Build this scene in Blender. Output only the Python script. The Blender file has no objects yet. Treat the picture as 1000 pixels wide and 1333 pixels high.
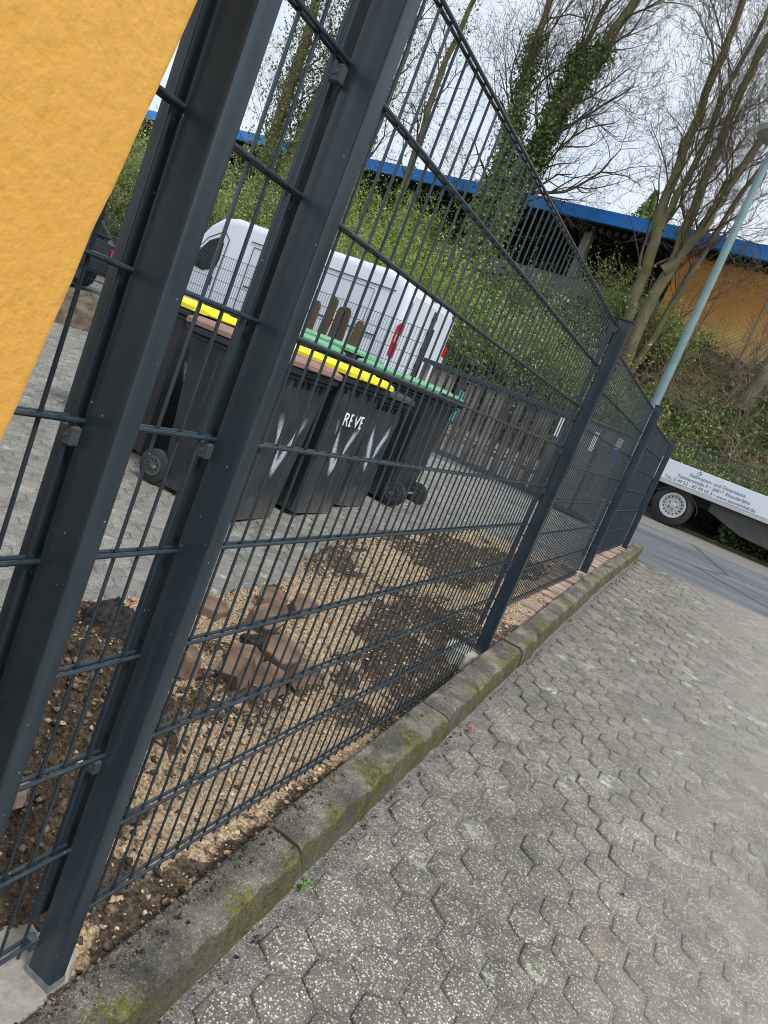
import bpy, math, random
import numpy as np
from mathutils import Vector, Matrix
R = math.radians
SC = bpy.context.scene
COL = SC.collection
rnd = random.Random(7)
rng = np.random.default_rng(7)

# ------------------------------------------------------------ camera
CAM = (0.7292, -0.9762, 1.1969)
cam = bpy.data.cameras.new('camera'); camo = bpy.data.objects.new('camera', cam); COL.objects.link(camo)
Mr = [[0.8302822894, 0.4166925509, 0.3701332705], [0.4082313814, -0.0025484044, -0.9128749339], [-0.3794449355, 0.9090439064, -0.1722228707]]
mw = Matrix(((Mr[0][0], -Mr[1][0], -Mr[2][0], CAM[0]), (Mr[0][1], -Mr[1][1], -Mr[2][1], CAM[1]), (Mr[0][2], -Mr[1][2], -Mr[2][2], CAM[2]), (0, 0, 0, 1)))
camo.matrix_world = mw
cam.sensor_fit = 'VERTICAL'; cam.sensor_height = 36; cam.lens = 36 * 944.74 / 1333
cam.clip_start = 0.02; cam.clip_end = 3000
SC.camera = camo
# ------------------------------------------------------------ sky, sun, exposure
SUN_EL, SUN_AZ = R(54), R(114)
w = bpy.data.worlds.new('World'); SC.world = w; w.use_nodes = True
nt = w.node_tree; nt.nodes.clear()
out = nt.nodes.new('ShaderNodeOutputWorld'); bg = nt.nodes.new('ShaderNodeBackground')
sky = nt.nodes.new('ShaderNodeTexSky'); sky.sky_type = 'NISHITA'; sky.sun_disc = False
sky.sun_elevation = SUN_EL; sky.sun_rotation = SUN_AZ; sky.air_density = 1.0; sky.dust_density = 2.0
tc = nt.nodes.new('ShaderNodeTexCoord'); nz = nt.nodes.new('ShaderNodeTexNoise'); nz.inputs['Scale'].default_value = 2.2; nz.inputs['Detail'].default_value = 5
mp = nt.nodes.new('ShaderNodeMapping'); mp.inputs['Scale'].default_value = (1, 1, 2.5)
cr = nt.nodes.new('ShaderNodeValToRGB'); cr.color_ramp.elements[0].position = .3; cr.color_ramp.elements[0].color = (7.4, 8.4, 9.7, 1); cr.color_ramp.elements[1].position = .7; cr.color_ramp.elements[1].color = (9.9, 10.5, 11.2, 1)
mx = nt.nodes.new('ShaderNodeMix'); mx.data_type = 'RGBA'; mx.inputs[0].default_value = .86
L = nt.links.new
L(tc.outputs['Generated'], mp.inputs[0]); L(mp.outputs[0], nz.inputs['Vector']); L(nz.outputs[0], cr.inputs[0])
L(sky.outputs[0], mx.inputs[6]); L(cr.outputs[0], mx.inputs[7]); L(mx.outputs[2], bg.inputs[0])
bg.inputs[1].default_value = 0.075
L(bg.outputs[0], out.inputs[0])
sl = bpy.data.lights.new('sun', 'SUN'); sl.energy = 2.2; sl.angle = R(16); sl.color = (1, .985, .96)
so = bpy.data.objects.new('sun', sl); COL.objects.link(so)
so.rotation_euler = Vector((math.sin(SUN_AZ) * math.cos(SUN_EL), math.cos(SUN_AZ) * math.cos(SUN_EL), math.sin(SUN_EL))).to_track_quat('Z', 'Y').to_euler()
so.location = (0, -5, 30)
SC.view_settings.view_transform = 'Standard'; SC.view_settings.look = 'None'
SC.cycles.filter_width = 1.0
SC.view_settings.exposure = 0.55; SC.view_settings.gamma = 1

# ------------------------------------------------------------ helpers
def link(name, me, mats, parent=None, loc=None):
    o = bpy.data.objects.new(name, me); COL.objects.link(o)
    for m in (mats if isinstance(mats, (list, tuple)) else [mats]): me.materials.append(m)
    if parent: o.parent = parent
    if loc: o.location = loc
    return o
def tag(o, label=None, cat=None, group=None, kind=None):
    if label: o['label'] = label
    if cat: o['category'] = cat
    if group: o['group'] = group
    if kind: o['kind'] = kind
    return o
def empty(name, loc, rz, label, cat, group=None):
    o = bpy.data.objects.new(name, None); COL.objects.link(o); o.location = loc; o.rotation_euler = (0, 0, rz); o.empty_display_size = .1
    return tag(o, label, cat, group)
def copy_tree(o, parent=None):
    ch = list(o.children); c = o.copy(); COL.objects.link(c); c.parent = parent
    for k in ch: copy_tree(k, c)
    return c
class MB:
    def __init__(s): s.v = []; s.f = []; s.m = []
    def add(s, v, f, m=0):
        b = len(s.v); s.v += [tuple(p) for p in v]; s.f += [tuple(i + b for i in q) for q in f]; s.m += [m] * len(f); return s
    def box(s, x0, x1, y0, y1, z0, z1, m=0, T=None, ch=0):
        if ch:
            return s.loft([[(x0 + a, y0 + a + 0, z), (x1 - a, y0 + a, z), (x1 - a, y1 - a, z), (x0 + a, y1 - a, z)] for a, z in ((ch, z0), (0, z0 + ch), (0, z1 - ch), (ch, z1))], m, T)
        v = [(x, y, z) for z in (z0, z1) for x, y in ((x0, y0), (x1, y0), (x1, y1), (x0, y1))]
        if T: v = [T @ Vector(p) for p in v]
        return s.add(v, [(3, 2, 1, 0), (4, 5, 6, 7), (0, 1, 5, 4), (1, 2, 6, 5), (2, 3, 7, 6), (3, 0, 4, 7)], m)
    def loft(s, rings, m=0, T=None, cap=True, closed=True):
        n = len(rings[0]); v = [p for r in rings for p in r]
        if T: v = [T @ Vector(p) for p in v]
        f = []
        for i in range(len(rings) - 1):
            for j in range(n if closed else n - 1):
                a = i * n + j; b = i * n + (j + 1) % n; f.append((a, b, b + n, a + n))
        if cap: f.append(tuple(range(n))[::-1]); f.append(tuple(range((len(rings) - 1) * n, len(rings) * n)))
        return s.add(v, f, m)
    def tube(s, pts, rad, n=8, m=0, cap=True):
        pts = [Vector(p) for p in pts]
        if not isinstance(rad, (list, tuple)): rad = [rad] * len(pts)
        rings = []; u = None
        for i, p in enumerate(pts):
            d = (pts[min(i + 1, len(pts) - 1)] - pts[max(i - 1, 0)]).normalized()
            if u is None: u = d.orthogonal().normalized()
            else:
                u = (u - d * u.dot(d)); u = u.normalized() if u.length > 1e-6 else d.orthogonal().normalized()
            q = d.cross(u)
            rings.append([p + (u * math.cos(t) + q * math.sin(t)) * rad[i] for t in [2 * math.pi * k / n for k in range(n)]])
        return s.loft(rings, m, cap=cap)
    def cyl(s, c, ax, r, h, n=20, m=0, ch=0, r2=None):
        c = Vector(c); ax = Vector(ax).normalized(); a = c - ax * h / 2; b = c + ax * h / 2
        if ch: return s.tube([a, a + ax * ch, b - ax * ch, b], [r - ch, r, r, r - ch], n, m)
        return s.tube([a, b], [r, r if r2 is None else r2], n, m)
    def ring(s, c, ax, ro, ri, h, n=28, m=0):      # annulus with thickness
        c = Vector(c); ax = Vector(ax).normalized(); u = ax.orthogonal().normalized(); q = ax.cross(u); rings = []
        b = len(s.v); vs = []
        for k in range(n):
            t = 2 * math.pi * k / n; d = u * math.cos(t) + q * math.sin(t)
            vs += [c + d * ro - ax * h / 2, c + d * ro + ax * h / 2, c + d * ri + ax * h / 2, c + d * ri - ax * h / 2]
        f = []
        for k in range(n):
            a = 4 * k; e = 4 * ((k + 1) % n)
            for j in range(4): f.append((a + j, e + j, e + (j + 1) % 4, a + (j + 1) % 4))
        return s.add(vs, f, m)
    def mesh(s, smooth=False):
        me = bpy.data.meshes.new('mesh'); me.from_pydata([tuple(p) for p in s.v], [], s.f)
        me.polygons.foreach_set('material_index', s.m)
        if smooth: me.polygons.foreach_set('use_smooth', [True] * len(s.f))
        me.update(); return me
    def build(s, name, mats, parent=None, loc=None, smooth=False, auto=None):
        o = link(name, s.mesh(smooth or auto is not None), mats, parent, loc)
        if auto is not None:
            o.data.set_sharp_from_angle(angle=R(auto))
        return o
def np_mesh(v, f, smooth=False):
    me = bpy.data.meshes.new('mesh'); v = np.asarray(v, np.float32); f = np.asarray(f, np.int32)
    k = f.shape[1]
    me.vertices.add(len(v)); me.vertices.foreach_set('co', v.ravel())
    me.loops.add(f.size); me.loops.foreach_set('vertex_index', f.ravel())
    me.polygons.add(len(f)); me.polygons.foreach_set('loop_start', np.arange(0, f.size, k, dtype=np.int32))
    try: me.polygons.foreach_set('loop_total', np.full(len(f), k, dtype=np.int32))
    except Exception: pass
    if smooth: me.polygons.foreach_set('use_smooth', np.ones(len(f), bool))
    me.update(calc_edges=True); me.validate(); return me
def text_mesh(s, size, ext=.001, align='LEFT'):
    c = bpy.data.curves.new('lettering', 'FONT'); c.body = s; c.size = size; c.extrude = ext; c.align_x = align
    o = bpy.data.objects.new('lettering', c); COL.objects.link(o)
    dg = bpy.context.evaluated_depsgraph_get(); me = bpy.data.meshes.new_from_object(o.evaluated_get(dg))
    bpy.data.objects.remove(o); me.materials.clear(); return me

# value noise in numpy
_pt = np.random.default_rng(3).random((256, 256))
def vnoise(x, y):
    x = np.asarray(x, float); y = np.asarray(y, float)
    xi = np.floor(x).astype(int); yi = np.floor(y).astype(int); fx = x - xi; fy = y - yi
    fx = fx * fx * (3 - 2 * fx); fy = fy * fy * (3 - 2 * fy)
    g = lambda a, b: _pt[a & 255, b & 255]
    return (g(xi, yi) * (1 - fx) + g(xi + 1, yi) * fx) * (1 - fy) + (g(xi, yi + 1) * (1 - fx) + g(xi + 1, yi + 1) * fx) * fy - .5
def fbm(x, y, o=4):
    r = 0; a = 1
    for i in range(o): r = r + a * vnoise(x * 2 ** i + 17 * i, y * 2 ** i + 5 * i); a *= .5
    return r
def sstep(a, b, x): t = np.clip((np.asarray(x, float) - a) / (b - a), 0, 1); return t * t * (3 - 2 * t)
def Tk(y): return np.interp(y, [-30, -3, 0, 2.4, 5.1, 7.6, 8.4], [-2.4, -.33, -.065, .166, .35, .46, .49])     # kerb top
def Pv(y): return np.interp(y, [-30, -3, 0, 2.4, 5.1, 8, 12, 14, 400], [-2.5, -.43, -.165, .066, .25, .385, .69, .8, .8])   # pavement / street
def G(y): return np.interp(y, [-30, 0, 8.8, 12, 14, 400], [-2.4, -.19, .457, .69, .8, .8])                      # yard
def lvl(x, y):
    x = np.asarray(x, float); y = np.asarray(y, float)
    t = sstep(-1.2, 0, x); return G(y) * (1 - t) + Pv(y) * t

# ------------------------------------------------------------ materials
class NT:
    def __init__(s, name):
        s.m = bpy.data.materials.new(name); s.m.use_nodes = True; s.t = s.m.node_tree; s.b = s.t.nodes['Principled BSDF']; s.o = s.t.nodes['Material Output']
        s.tc = s.n('ShaderNodeTexCoord'); s.co = s.tc.outputs['Object']
    def n(s, k, **kw):
        x = s.t.nodes.new(k)
        for a, b in kw.items(): setattr(x, a, b)
        return x
    def set(s, sock, v):
        if hasattr(v, 'is_linked') or isinstance(v, bpy.types.NodeSocket): s.t.links.new(v, sock)
        elif isinstance(v, (tuple, list)) and len(v) == 3 and sock.type == 'RGBA': sock.default_value = (*v, 1)
        else: sock.default_value = v
    def noise(s, sc, det=4, rough=.55, vec=None, dist=0):
        x = s.n('ShaderNodeTexNoise'); x.inputs['Scale'].default_value = sc; x.inputs['Detail'].default_value = det; x.inputs['Roughness'].default_value = rough; x.inputs['Distortion'].default_value = dist
        s.set(x.inputs['Vector'], vec or s.co); return x.outputs[0]
    def voro(s, sc, feat='F1', vec=None, outp=0):
        x = s.n('ShaderNodeTexVoronoi'); x.feature = feat; x.inputs['Scale'].default_value = sc; s.set(x.inputs['Vector'], vec or s.co); return x.outputs[outp]
    def ramp(s, fac, stops, interp='LINEAR'):
        x = s.n('ShaderNodeValToRGB'); x.color_ramp.interpolation = interp; e = x.color_ramp.elements
        while len(e) < len(stops): e.new(.5)
        for i, (p, c) in enumerate(stops): e[i].position = p; e[i].color = (*c, 1) if isinstance(c, (tuple, list)) else (c, c, c, 1)
        s.set(x.inputs[0], fac); return x.outputs[0]
    def mix(s, fac, a, b, mode='MIX'):
        x = s.n('ShaderNodeMix'); x.data_type = 'RGBA'; x.blend_type = mode; s.set(x.inputs[0], fac); s.set(x.inputs[6], a); s.set(x.inputs[7], b); return x.outputs[2]
    def math(s, op, a, b=0.0, c=0.0, clamp=False):
        x = s.n('ShaderNodeMath'); x.operation = op; x.use_clamp = clamp; s.set(x.inputs[0], a); s.set(x.inputs[1], b); s.set(x.inputs[2], c); return x.outputs[0]
    def sep(s, v=None):
        x = s.n('ShaderNodeSeparateXYZ'); s.set(x.inputs[0], v or s.co); return x.outputs
    def scale(s, sc, vec=None):
        x = s.n('ShaderNodeMapping'); x.inputs['Scale'].default_value = sc; s.set(x.inputs[0], vec or s.co); return x.outputs[0]
    def bump(s, h, strength=.3, dist=.01, prev=None):
        x = s.n('ShaderNodeBump'); x.inputs['Strength'].default_value = strength; x.inputs['Distance'].default_value = dist; s.set(x.inputs['Height'], h)
        if prev: s.set(x.inputs['Normal'], prev)
        s.set(s.b.inputs['Normal'], x.outputs[0]); return x.outputs[0]
    def fin(s, col=None, rough=None, metal=None, spec=None, coat=None):
        if col is not None: s.set(s.b.inputs['Base Color'], col)
        if rough is not None: s.set(s.b.inputs['Roughness'], rough)
        if metal is not None: s.set(s.b.inputs['Metallic'], metal)
        if spec is not None: s.set(s.b.inputs['Specular IOR Level'], spec)
        if coat is not None: s.set(s.b.inputs['Coat Weight'], coat)
        return s.m
def sc3(c, k): return tuple(min(1, a * k) for a in c)
def simple(name, c, rough=.5, var=.15, ns=8, bump=0, bs=60, metal=0, spec=.5, dirt=0):
    s = NT(name); n = s.noise(ns); col = s.mix(s.ramp(n, [(.3, 0.), (.7, 1.)]), sc3(c, 1 - var), sc3(c, 1 + var))
    if dirt:
        d = s.ramp(s.noise(3.1, 6, .65), [(.45, 0.), (.75, 1.)]); col = s.mix(s.math('MULTIPLY', d, dirt), col, (.12, .1, .075))
    if bump: s.bump(s.noise(bs, 3), bump, .004)
    r = s.ramp(s.noise(ns * 2.3), [(.3, max(0, rough - .08)), (.7, min(1, rough + .08))])
    return s.fin(col, r, metal, spec)

def m_powder():
    s = NT('anthracite_powder_coat')
    c = s.mix(s.ramp(s.noise(6), [(.35, 0.), (.7, 1.)]), (.013, .024, .033), (.02, .034, .046))
    sp = s.ramp(s.voro(55, 'F1'), [(.05, 1.), (.11, 0.)])         # small dust specks and splashes
    keep = s.ramp(s.noise(23, 2), [(.52, 0.), (.62, 1.)])
    c = s.mix(s.math('MULTIPLY', s.math('MULTIPLY', sp, keep), .7), c, (.36, .38, .38))
    st = s.ramp(s.noise(30, 3, .6, s.scale((1, 1, .05))), [(.45, 0.), (.75, 1.)])
    c = s.mix(s.math('MULTIPLY', st, .45), c, (.06, .08, .092))
    s.bump(s.noise(900, 1), .06, .0006)
    return s.fin(c, s.ramp(s.noise(18, 4), [(.3, .24), (.7, .38)]), 0, .5)
M = {}
M['powder'] = m_powder()
M['powder_far'] = simple('anthracite_wire_coat', (.018, .032, .045), .4, .1)
M['clamp'] = simple('grey_clamp_plastic', (.05, .06, .065), .5, .15, 30)
M['galv'] = simple('bare_zinc_foot', (.16, .18, .19), .6, .35, 60, .3, 200)

def m_plaster():
    s = NT('yellow_render')
    n1 = s.noise(70, 4, .5); n2 = s.noise(130, 3, .6)
    c = s.mix(s.ramp(s.noise(2.2, 5), [(.3, 0.), (.7, 1.)]), (.70, .365, .072), (.77, .42, .095))
    c = s.mix(s.ramp(n1, [(.28, .6), (.5, 0.)]), c, (.62, .32, .045))
    c = s.mix(s.ramp(s.noise(9, 4), [(.7, 0.), (.78, .5)]), c, (.3, .22, .12))
    h = s.math('ADD', n1, s.math('MULTIPLY', n2, .35))
    s.bump(h, .5, .0035)
    return s.fin(c, .85, 0, .25)
M['plaster'] = m_plaster()

def aggregate(name, base, joint=False, pebble=.5, tone=True, sc=185):
    s = NT(name)
    v = s.voro(sc, 'F1', None, 1)          # random colour per pebble
    val = s.sep(v)[0]; val2 = s.sep(v)[1]
    sz = s.voro(sc, 'F1')                  # distance
    peb = s.ramp(val, [(.0, sc3(base, .6)), (.45, base), (.72, sc3(base, 1.7)), (.80, (.42, .38, .31)), (.94, (.62, .58, .5)), (1., (.78, .75, .67))])
    m = s.ramp(sz, [(.38, 1.), (.6, 0.)])
    c = s.mix(s.math('MULTIPLY', m, pebble * 1.7, clamp=True), sc3(base, .72), peb)
    v3 = s.voro(sc * .42, 'F1', None, 1); big = s.ramp(s.sep(v3)[0], [(.80, 0.), (.83, 1.)]); bd = s.ramp(s.voro(sc * .42, 'F1'), [(.25, 1.), (.36, 0.)])
    c = s.mix(s.math('MULTIPLY', s.math('MULTIPLY', big, bd), pebble), c, (.66, .63, .56))
    if tone:
        a = s.n('ShaderNodeAttribute'); a.attribute_name = 'tone'
        c = s.mix(1, c, s.ramp(a.outputs['Fac'], [(0, .88), (1, 1.1)]), 'MULTIPLY')
    x = s.sep()
    # moss, pink-brown sand dust, pale lichen: stains with shapes of their own
    c = s.mix(s.ramp(s.noise(2.3, 6, .65), [(.5, 0.), (.72, .5)]), c, (.075, .085, .035))
    c = s.mix(s.ramp(s.noise(3.6, 5, .7, s.scale((1, .8, 1))), [(.58, 0.), (.78, .6)]), c, (.33, .23, .16))
    lich = s.math('MULTIPLY', s.ramp(s.voro(6.2, 'F1', s.scale((1, 1, .1))), [(.12, 1.), (.26, 0.)]), s.ramp(s.noise(40, 3), [(.42, 0.), (.55, 1.)]))
    lich = s.math('MULTIPLY', lich, s.ramp(s.noise(1.1, 2), [(.44, 0.), (.52, .85)]))
    c = s.mix(lich, c, (.42, .46, .33))
    # worn, dusty part towards the drive
    d = s.ramp(s.math('ADD', x[0], s.math('MULTIPLY', s.noise(2, 4), .9)), [(.0, 0.), (1., 1.)])
    far = s.math('MULTIPLY', s.ramp(s.math('MULTIPLY', s.math('ADD', x[0], s.math('MULTIPLY', s.noise(1.6, 4), .8)), .4), [(.42, 0.), (.75, 1.)]), .38)
    c = s.mix(far, c, (.335, .322, .285))
    n = s.bump(s.math('ADD', sz, s.math('MULTIPLY', s.noise(35, 4), -1.4)), .5, .0035)
    c = s.mix(1, c, s.ramp(s.noise(7, 5, .7), [(.3, .72), (.7, 1.25)]), 'MULTIPLY')
    return s.fin(c, .92, 0, .15)
M['paver'] = aggregate('exposed_aggregate_paver', (.19, .178, .152))
def m_joint():
    s = NT('joint_dirt'); n = s.noise(14, 6, .7)
    c = s.ramp(n, [(.3, (.05, .043, .033)), (.5, (.125, .11, .085)), (.66, (.25, .215, .165)), (.76, (.1, .1, .045))])
    g = s.voro(300, 'F1', None, 1); c = s.mix(.4, c, s.ramp(s.sep(g)[0], [(0, .04), (.75, .22), (.9, .5), (1, .75)]))
    xx = s.sep(); c = s.mix(s.ramp(s.math('ADD', xx[0], s.math('MULTIPLY', s.noise(1.6, 4), .8)), [(1.05, 0.), (1.9, .6)]) if 0 else s.math('MULTIPLY', s.ramp(s.math('MULTIPLY', s.math('ADD', xx[0], s.math('MULTIPLY', s.noise(1.6, 4), .8)), .4), [(.42, 0.), (.75, 1.)]), .5), c, (.31, .285, .235))
    s.bump(s.noise(160, 4), .6, .004); return s.fin(c, .95, 0, .2)
M['joint'] = m_joint()
M['yardpaver'] = aggregate('grey_yard_paver', (.235, .23, .21), pebble=.35, sc=330)
def m_kerb():
    s = NT('old_kerb_concrete'); x = s.sep()
    c = s.ramp(s.noise(7, 6, .7), [(.3, (.045, .042, .036)), (.46, (.11, .103, .085)), (.62, (.23, .21, .17)), (.78, (.4, .31, .2))])
    g = s.sep(s.voro(330, 'F1', None, 1))[0]; c = s.mix(.45, c, s.mix(1, c, s.ramp(g, [(0, .5), (.75, 1.1), (.9, 2.2), (1, 3.2)]), 'MULTIPLY'))
    ms = s.math('MULTIPLY', s.ramp(s.math('ADD', s.noise(5.2, 6, .72), s.math('MULTIPLY', s.math('SUBTRACT', x[0], .15), 1.1)), [(.49, 0.), (.6, 1.)]), s.ramp(s.noise(60, 3, .6), [(.35, .2), (.6, 1.)]))
    c = s.mix(ms, c, s.ramp(s.noise(45, 3), [(.35, (.06, .06, .015)), (.65, (.22, .21, .035))]))
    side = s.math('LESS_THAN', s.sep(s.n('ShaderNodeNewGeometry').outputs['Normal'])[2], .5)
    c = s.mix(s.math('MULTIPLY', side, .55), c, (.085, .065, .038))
    s.bump(s.math('ADD', s.math('ADD', s.noise(120, 5, .7), s.noise(28, 5, .7)), s.math('MULTIPLY', ms, .6)), 1., .009); return s.fin(c, .92, 0, .25)
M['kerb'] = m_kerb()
M['concrete'] = simple('fresh_concrete', (.36, .34, .3), .95, .45, 16, 1, 60, dirt=1.)
def m_sand():
    s = NT('loose_sand_and_soil')
    a = s.n('ShaderNodeAttribute'); a.attribute_name = 'dark'
    cs = s.ramp(s.noise(55, 5, .7), [(.3, (.26, .175, .105)), (.5, (.52, .38, .24)), (.68, (.7, .55, .38))])
    cd = s.ramp(s.noise(40, 5, .7), [(.3, (.035, .026, .018)), (.55, (.12, .09, .062)), (.75, (.27, .21, .145))])
    f = s.math('ADD', a.outputs['Fac'], s.math('MULTIPLY', s.math('SUBTRACT', s.noise(16, 6, .75), .5), 1.3))
    c = s.mix(s.ramp(f, [(.46, 0.), (.56, 1.)]), cs, cd)
    gr = s.sep(s.voro(150, 'F1', None, 1))[0]; c = s.mix(1, c, s.ramp(gr, [(0, .5), (.4, .95), (1, 1.3)]), 'MULTIPLY')
    s.bump(s.math('ADD', s.noise(90, 5, .75), s.voro(70)), 1., .014); return s.fin(c, .97, 0, .15)
M['sand'] = m_sand()
def m_clod(name, cols, sc):
    s = NT(name); v = s.sep(s.voro(sc, 'F1', None, 1))[0]; c = s.ramp(v, [(0, cols[0]), (.5, cols[1]), (1, cols[2])])
    c = s.mix(1, c, s.ramp(s.noise(260, 3), [(.3, .55), (.7, 1.35)]), 'MULTIPLY'); s.bump(s.noise(240, 4, .7), 1, .004); return s.fin(c, .97, 0, .1)
M['sandclod'] = m_clod('sand_clod', [(.3, .2, .12), (.55, .39, .24), (.72, .55, .37)], 70)
M['clod'] = m_clod('soil_clod', [(.035, .027, .02), (.11, .082, .056), (.3, .22, .145)], 45)
M['claypaver'] = simple('red_brown_paver', (.19, .12, .08), .95, .7, 7, 1, 90, dirt=1.)
M['redpaver'] = simple('pinkish_clay_paver', (.34, .24, .19), .95, .4, 10, 1, 110, dirt=.8)
def m_asph():
    s = NT('street_asphalt')
    c = s.ramp(s.noise(1.4, 6, .6, s.scale((.35, 1.6, 1))), [(.3, (.075, .078, .088)), (.55, (.125, .13, .145)), (.75, (.18, .18, .185))])
    g = s.sep(s.voro(180, 'F1', None, 1))[0]; c = s.mix(1, c, s.ramp(g, [(0, .75), (1, 1.3)]), 'MULTIPLY')
    cr_ = s.math('MULTIPLY', s.ramp(s.voro(.55, 'DISTANCE_TO_EDGE', s.scale((.6, 1, 1))), [(.006, 1.), (.016, 0.)]), .7)
    x = s.sep()
    strip = s.ramp(s.math('ADD', x[1], s.math('MULTIPLY', s.noise(1.2, 3), .5)), [(.0, 0.), (1., 1.)])
    c = s.mix(cr_, c, (.03, .03, .032)); gut = s.math('GREATER_THAN', s.math('ADD', x[1], s.math('MULTIPLY', s.noise(.8, 2), .15)), 10.9)
    c = s.mix(s.math('MULTIPLY', gut, .75), c, (.21, .195, .16))
    s.bump(s.noise(140, 4), .5, .004); return s.fin(c, s.ramp(s.noise(2, 4), [(.35, .55), (.7, .85)]), 0, .4)
M['asphalt'] = m_asph()
def m_hill():
    s = NT('leaf_litter_slope'); c = s.ramp(s.noise(2.4, 8, .75), [(.3, (.08, .055, .038)), (.42, (.15, .1, .07)), (.52, (.14, .16, .05)), (.62, (.2, .14, .1)), (.72, (.33, .26, .18))])
    s.bump(s.noise(14, 6, .8), 1, .08); return s.fin(c, .95, 0, .2)
M['hill'] = m_hill()
def m_leaf(name, cols, rough=.55, trans=.25):
    s = NT(name); a = s.n('ShaderNodeAttribute'); a.attribute_name = 'tone'
    n = len(cols); c = s.ramp(a.outputs['Fac'], [(i / (n - 1), cc) for i, cc in enumerate(cols)])
    m = s.fin(c, rough, 0, .35); t = s.n('ShaderNodeBsdfTranslucent'); s.set(t.inputs[0], c); ms = s.n('ShaderNodeMixShader'); ms.inputs[0].default_value = trans
    s.t.links.new(s.b.outputs[0], ms.inputs[1]); s.t.links.new(t.outputs[0], ms.inputs[2]); s.t.links.new(ms.outputs[0], s.o.inputs[0]); return m
M['ivy'] = m_leaf('ivy_leaves', [(.05, .095, .03), (.13, .21, .06), (.24, .34, .11), (.4, .5, .22)], .4)
M['spring'] = m_leaf('spring_leaves', [(.12, .2, .045), (.25, .38, .075), (.4, .53, .11), (.58, .69, .22)], .6, .4)
M['olive'] = m_leaf('olive_leaves', [(.1, .15, .045), (.2, .29, .08), (.34, .43, .13), (.52, .56, .25)], .6, .3)
M['litter'] = m_leaf('dead_leaves', [(.07, .045, .03), (.16, .105, .07), (.28, .2, .13), (.42, .34, .24)], .85, .1)
def m_bark(name, c1, c2, moss=.0):
    s = NT(name); oi = s.n('ShaderNodeObjectInfo'); c = s.ramp(s.noise(5, 6, .7, s.scale((1, 1, .35))), [(.3, c1), (.7, c2)])
    c = s.mix(1, c, s.ramp(oi.outputs['Random'], [(0, .7), (1, 1.35)]), 'MULTIPLY')
    if moss: c = s.mix(s.ramp(s.noise(1.3, 5, .7), [(.42, 0.), (.6, moss)]), c, (.15, .16, .05))
    s.bump(s.noise(22, 5, .7, s.scale((1, 1, .25))), .8, .02); return s.fin(c, .93, 0, .2)
M['bark'] = m_bark('grey_brown_bark', (.075, .062, .042), (.22, .185, .135), .7)
M['twig'] = m_bark('twig_bark', (.065, .05, .042), (.17, .125, .1), .2)
M['stem'] = m_bark('pale_stems', (.15, .115, .08), (.36, .29, .2))
M['wood'] = m_bark('weathered_fence_wood', (.06, .05, .045), (.25, .21, .185))
M['darkwood'] = m_bark('dark_picket_wood', (.05, .036, .022), (.13, .1, .06))
M['rail'] = simple('dark_blue_rail', (.025, .032, .045), .6)
M['white'] = simple('white_van_paint', (.62, .66, .73), .28, .02, 2)
M['glass'] = simple('dark_window_glass', (.01, .014, .012), .12, .1, spec=.25)
M['blackplastic'] = simple('black_plastic', (.015, .016, .018), .5, .15)
M['rubber'] = simple('tyre_rubber', (.025, .025, .027), .8, .2, 20)
M['redlamp'] = simple('red_lamp_lens', (.55, .01, .02), .2, .1)
M['clearlamp'] = simple('clear_lamp_lens', (.65, .62, .62), .15, .05)
M['alu'] = simple('aluminium', (.52, .53, .54), .38, .1, 10, metal=.6)
M['steelrim'] = simple('silver_wheel_paint', (.5, .5, .5), .4, .1, 20, metal=.3)
M['board'] = simple('white_coated_board', (.62, .67, .73), .35, .04, 3)
M['ink'] = simple('grey_lettering', (.12, .14, .16), .6)
M['whiteink'] = simple('white_lettering', (.75, .77, .8), .6)
M['under'] = simple('dark_grey_underbody', (.06, .06, .058), .7, .2)
M['lamp_green'] = simple('pale_green_lamp_pole', (.17, .26, .27), .5, .12, 5, dirt=.25)
M['lamphead'] = simple('grey_lamp_housing', (.3, .3, .3), .4)
M['blue'] = simple('blue_fascia', (.02, .26, .85), .45, .12, .8)
M['roofdark'] = simple('dark_soffit', (.03, .03, .03), .8, .3)
def m_orange():
    s = NT('orange_mural_paint'); x = s.sep(); f = s.math('ADD', x[2], s.math('MULTIPLY', s.math('SUBTRACT', s.noise(1.1, 5, .6), .5), 1.1))
    c = s.ramp(s.math('MULTIPLY', s.math('ADD', f, .3), .45), [(0., (.62, .52, .24)), (.35, (.82, .56, .18)), (.6, (.84, .40, .1)), (1., (.8, .34, .08))])
    c = s.mix(s.ramp(s.noise(4, 6, .7), [(.4, 0.), (.75, .35)]), c, (.2, .12, .06)); return s.fin(c, .85)
M['orange'] = m_orange()
M['greywall'] = simple('grey_concrete_wall', (.3, .32, .3), .85, .25, 1.2, dirt=.3)
def m_bin():
    s = NT('black_bin_plastic'); x = s.sep()
    c = s.ramp(s.noise(5, 6, .65), [(.3, (.009, .011, .015)), (.7, (.022, .026, .032))])
    c = s.mix(s.math('MULTIPLY', s.ramp(s.math('ADD', x[2], s.math('MULTIPLY', s.noise(7, 4), .35)), [(.14, 1.), (.34, 0.)]), .4), c, (.1, .097, .09))   # splashed dirt at the foot
    scr = s.ramp(s.noise(26, 3, .6, s.scale((1, 1, .08))), [(.62, 0.), (.7, .3)]); c = s.mix(scr, c, (.09, .09, .095))
    return s.fin(c, .5, 0, .45)
M['bin'] = m_bin()
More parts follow.
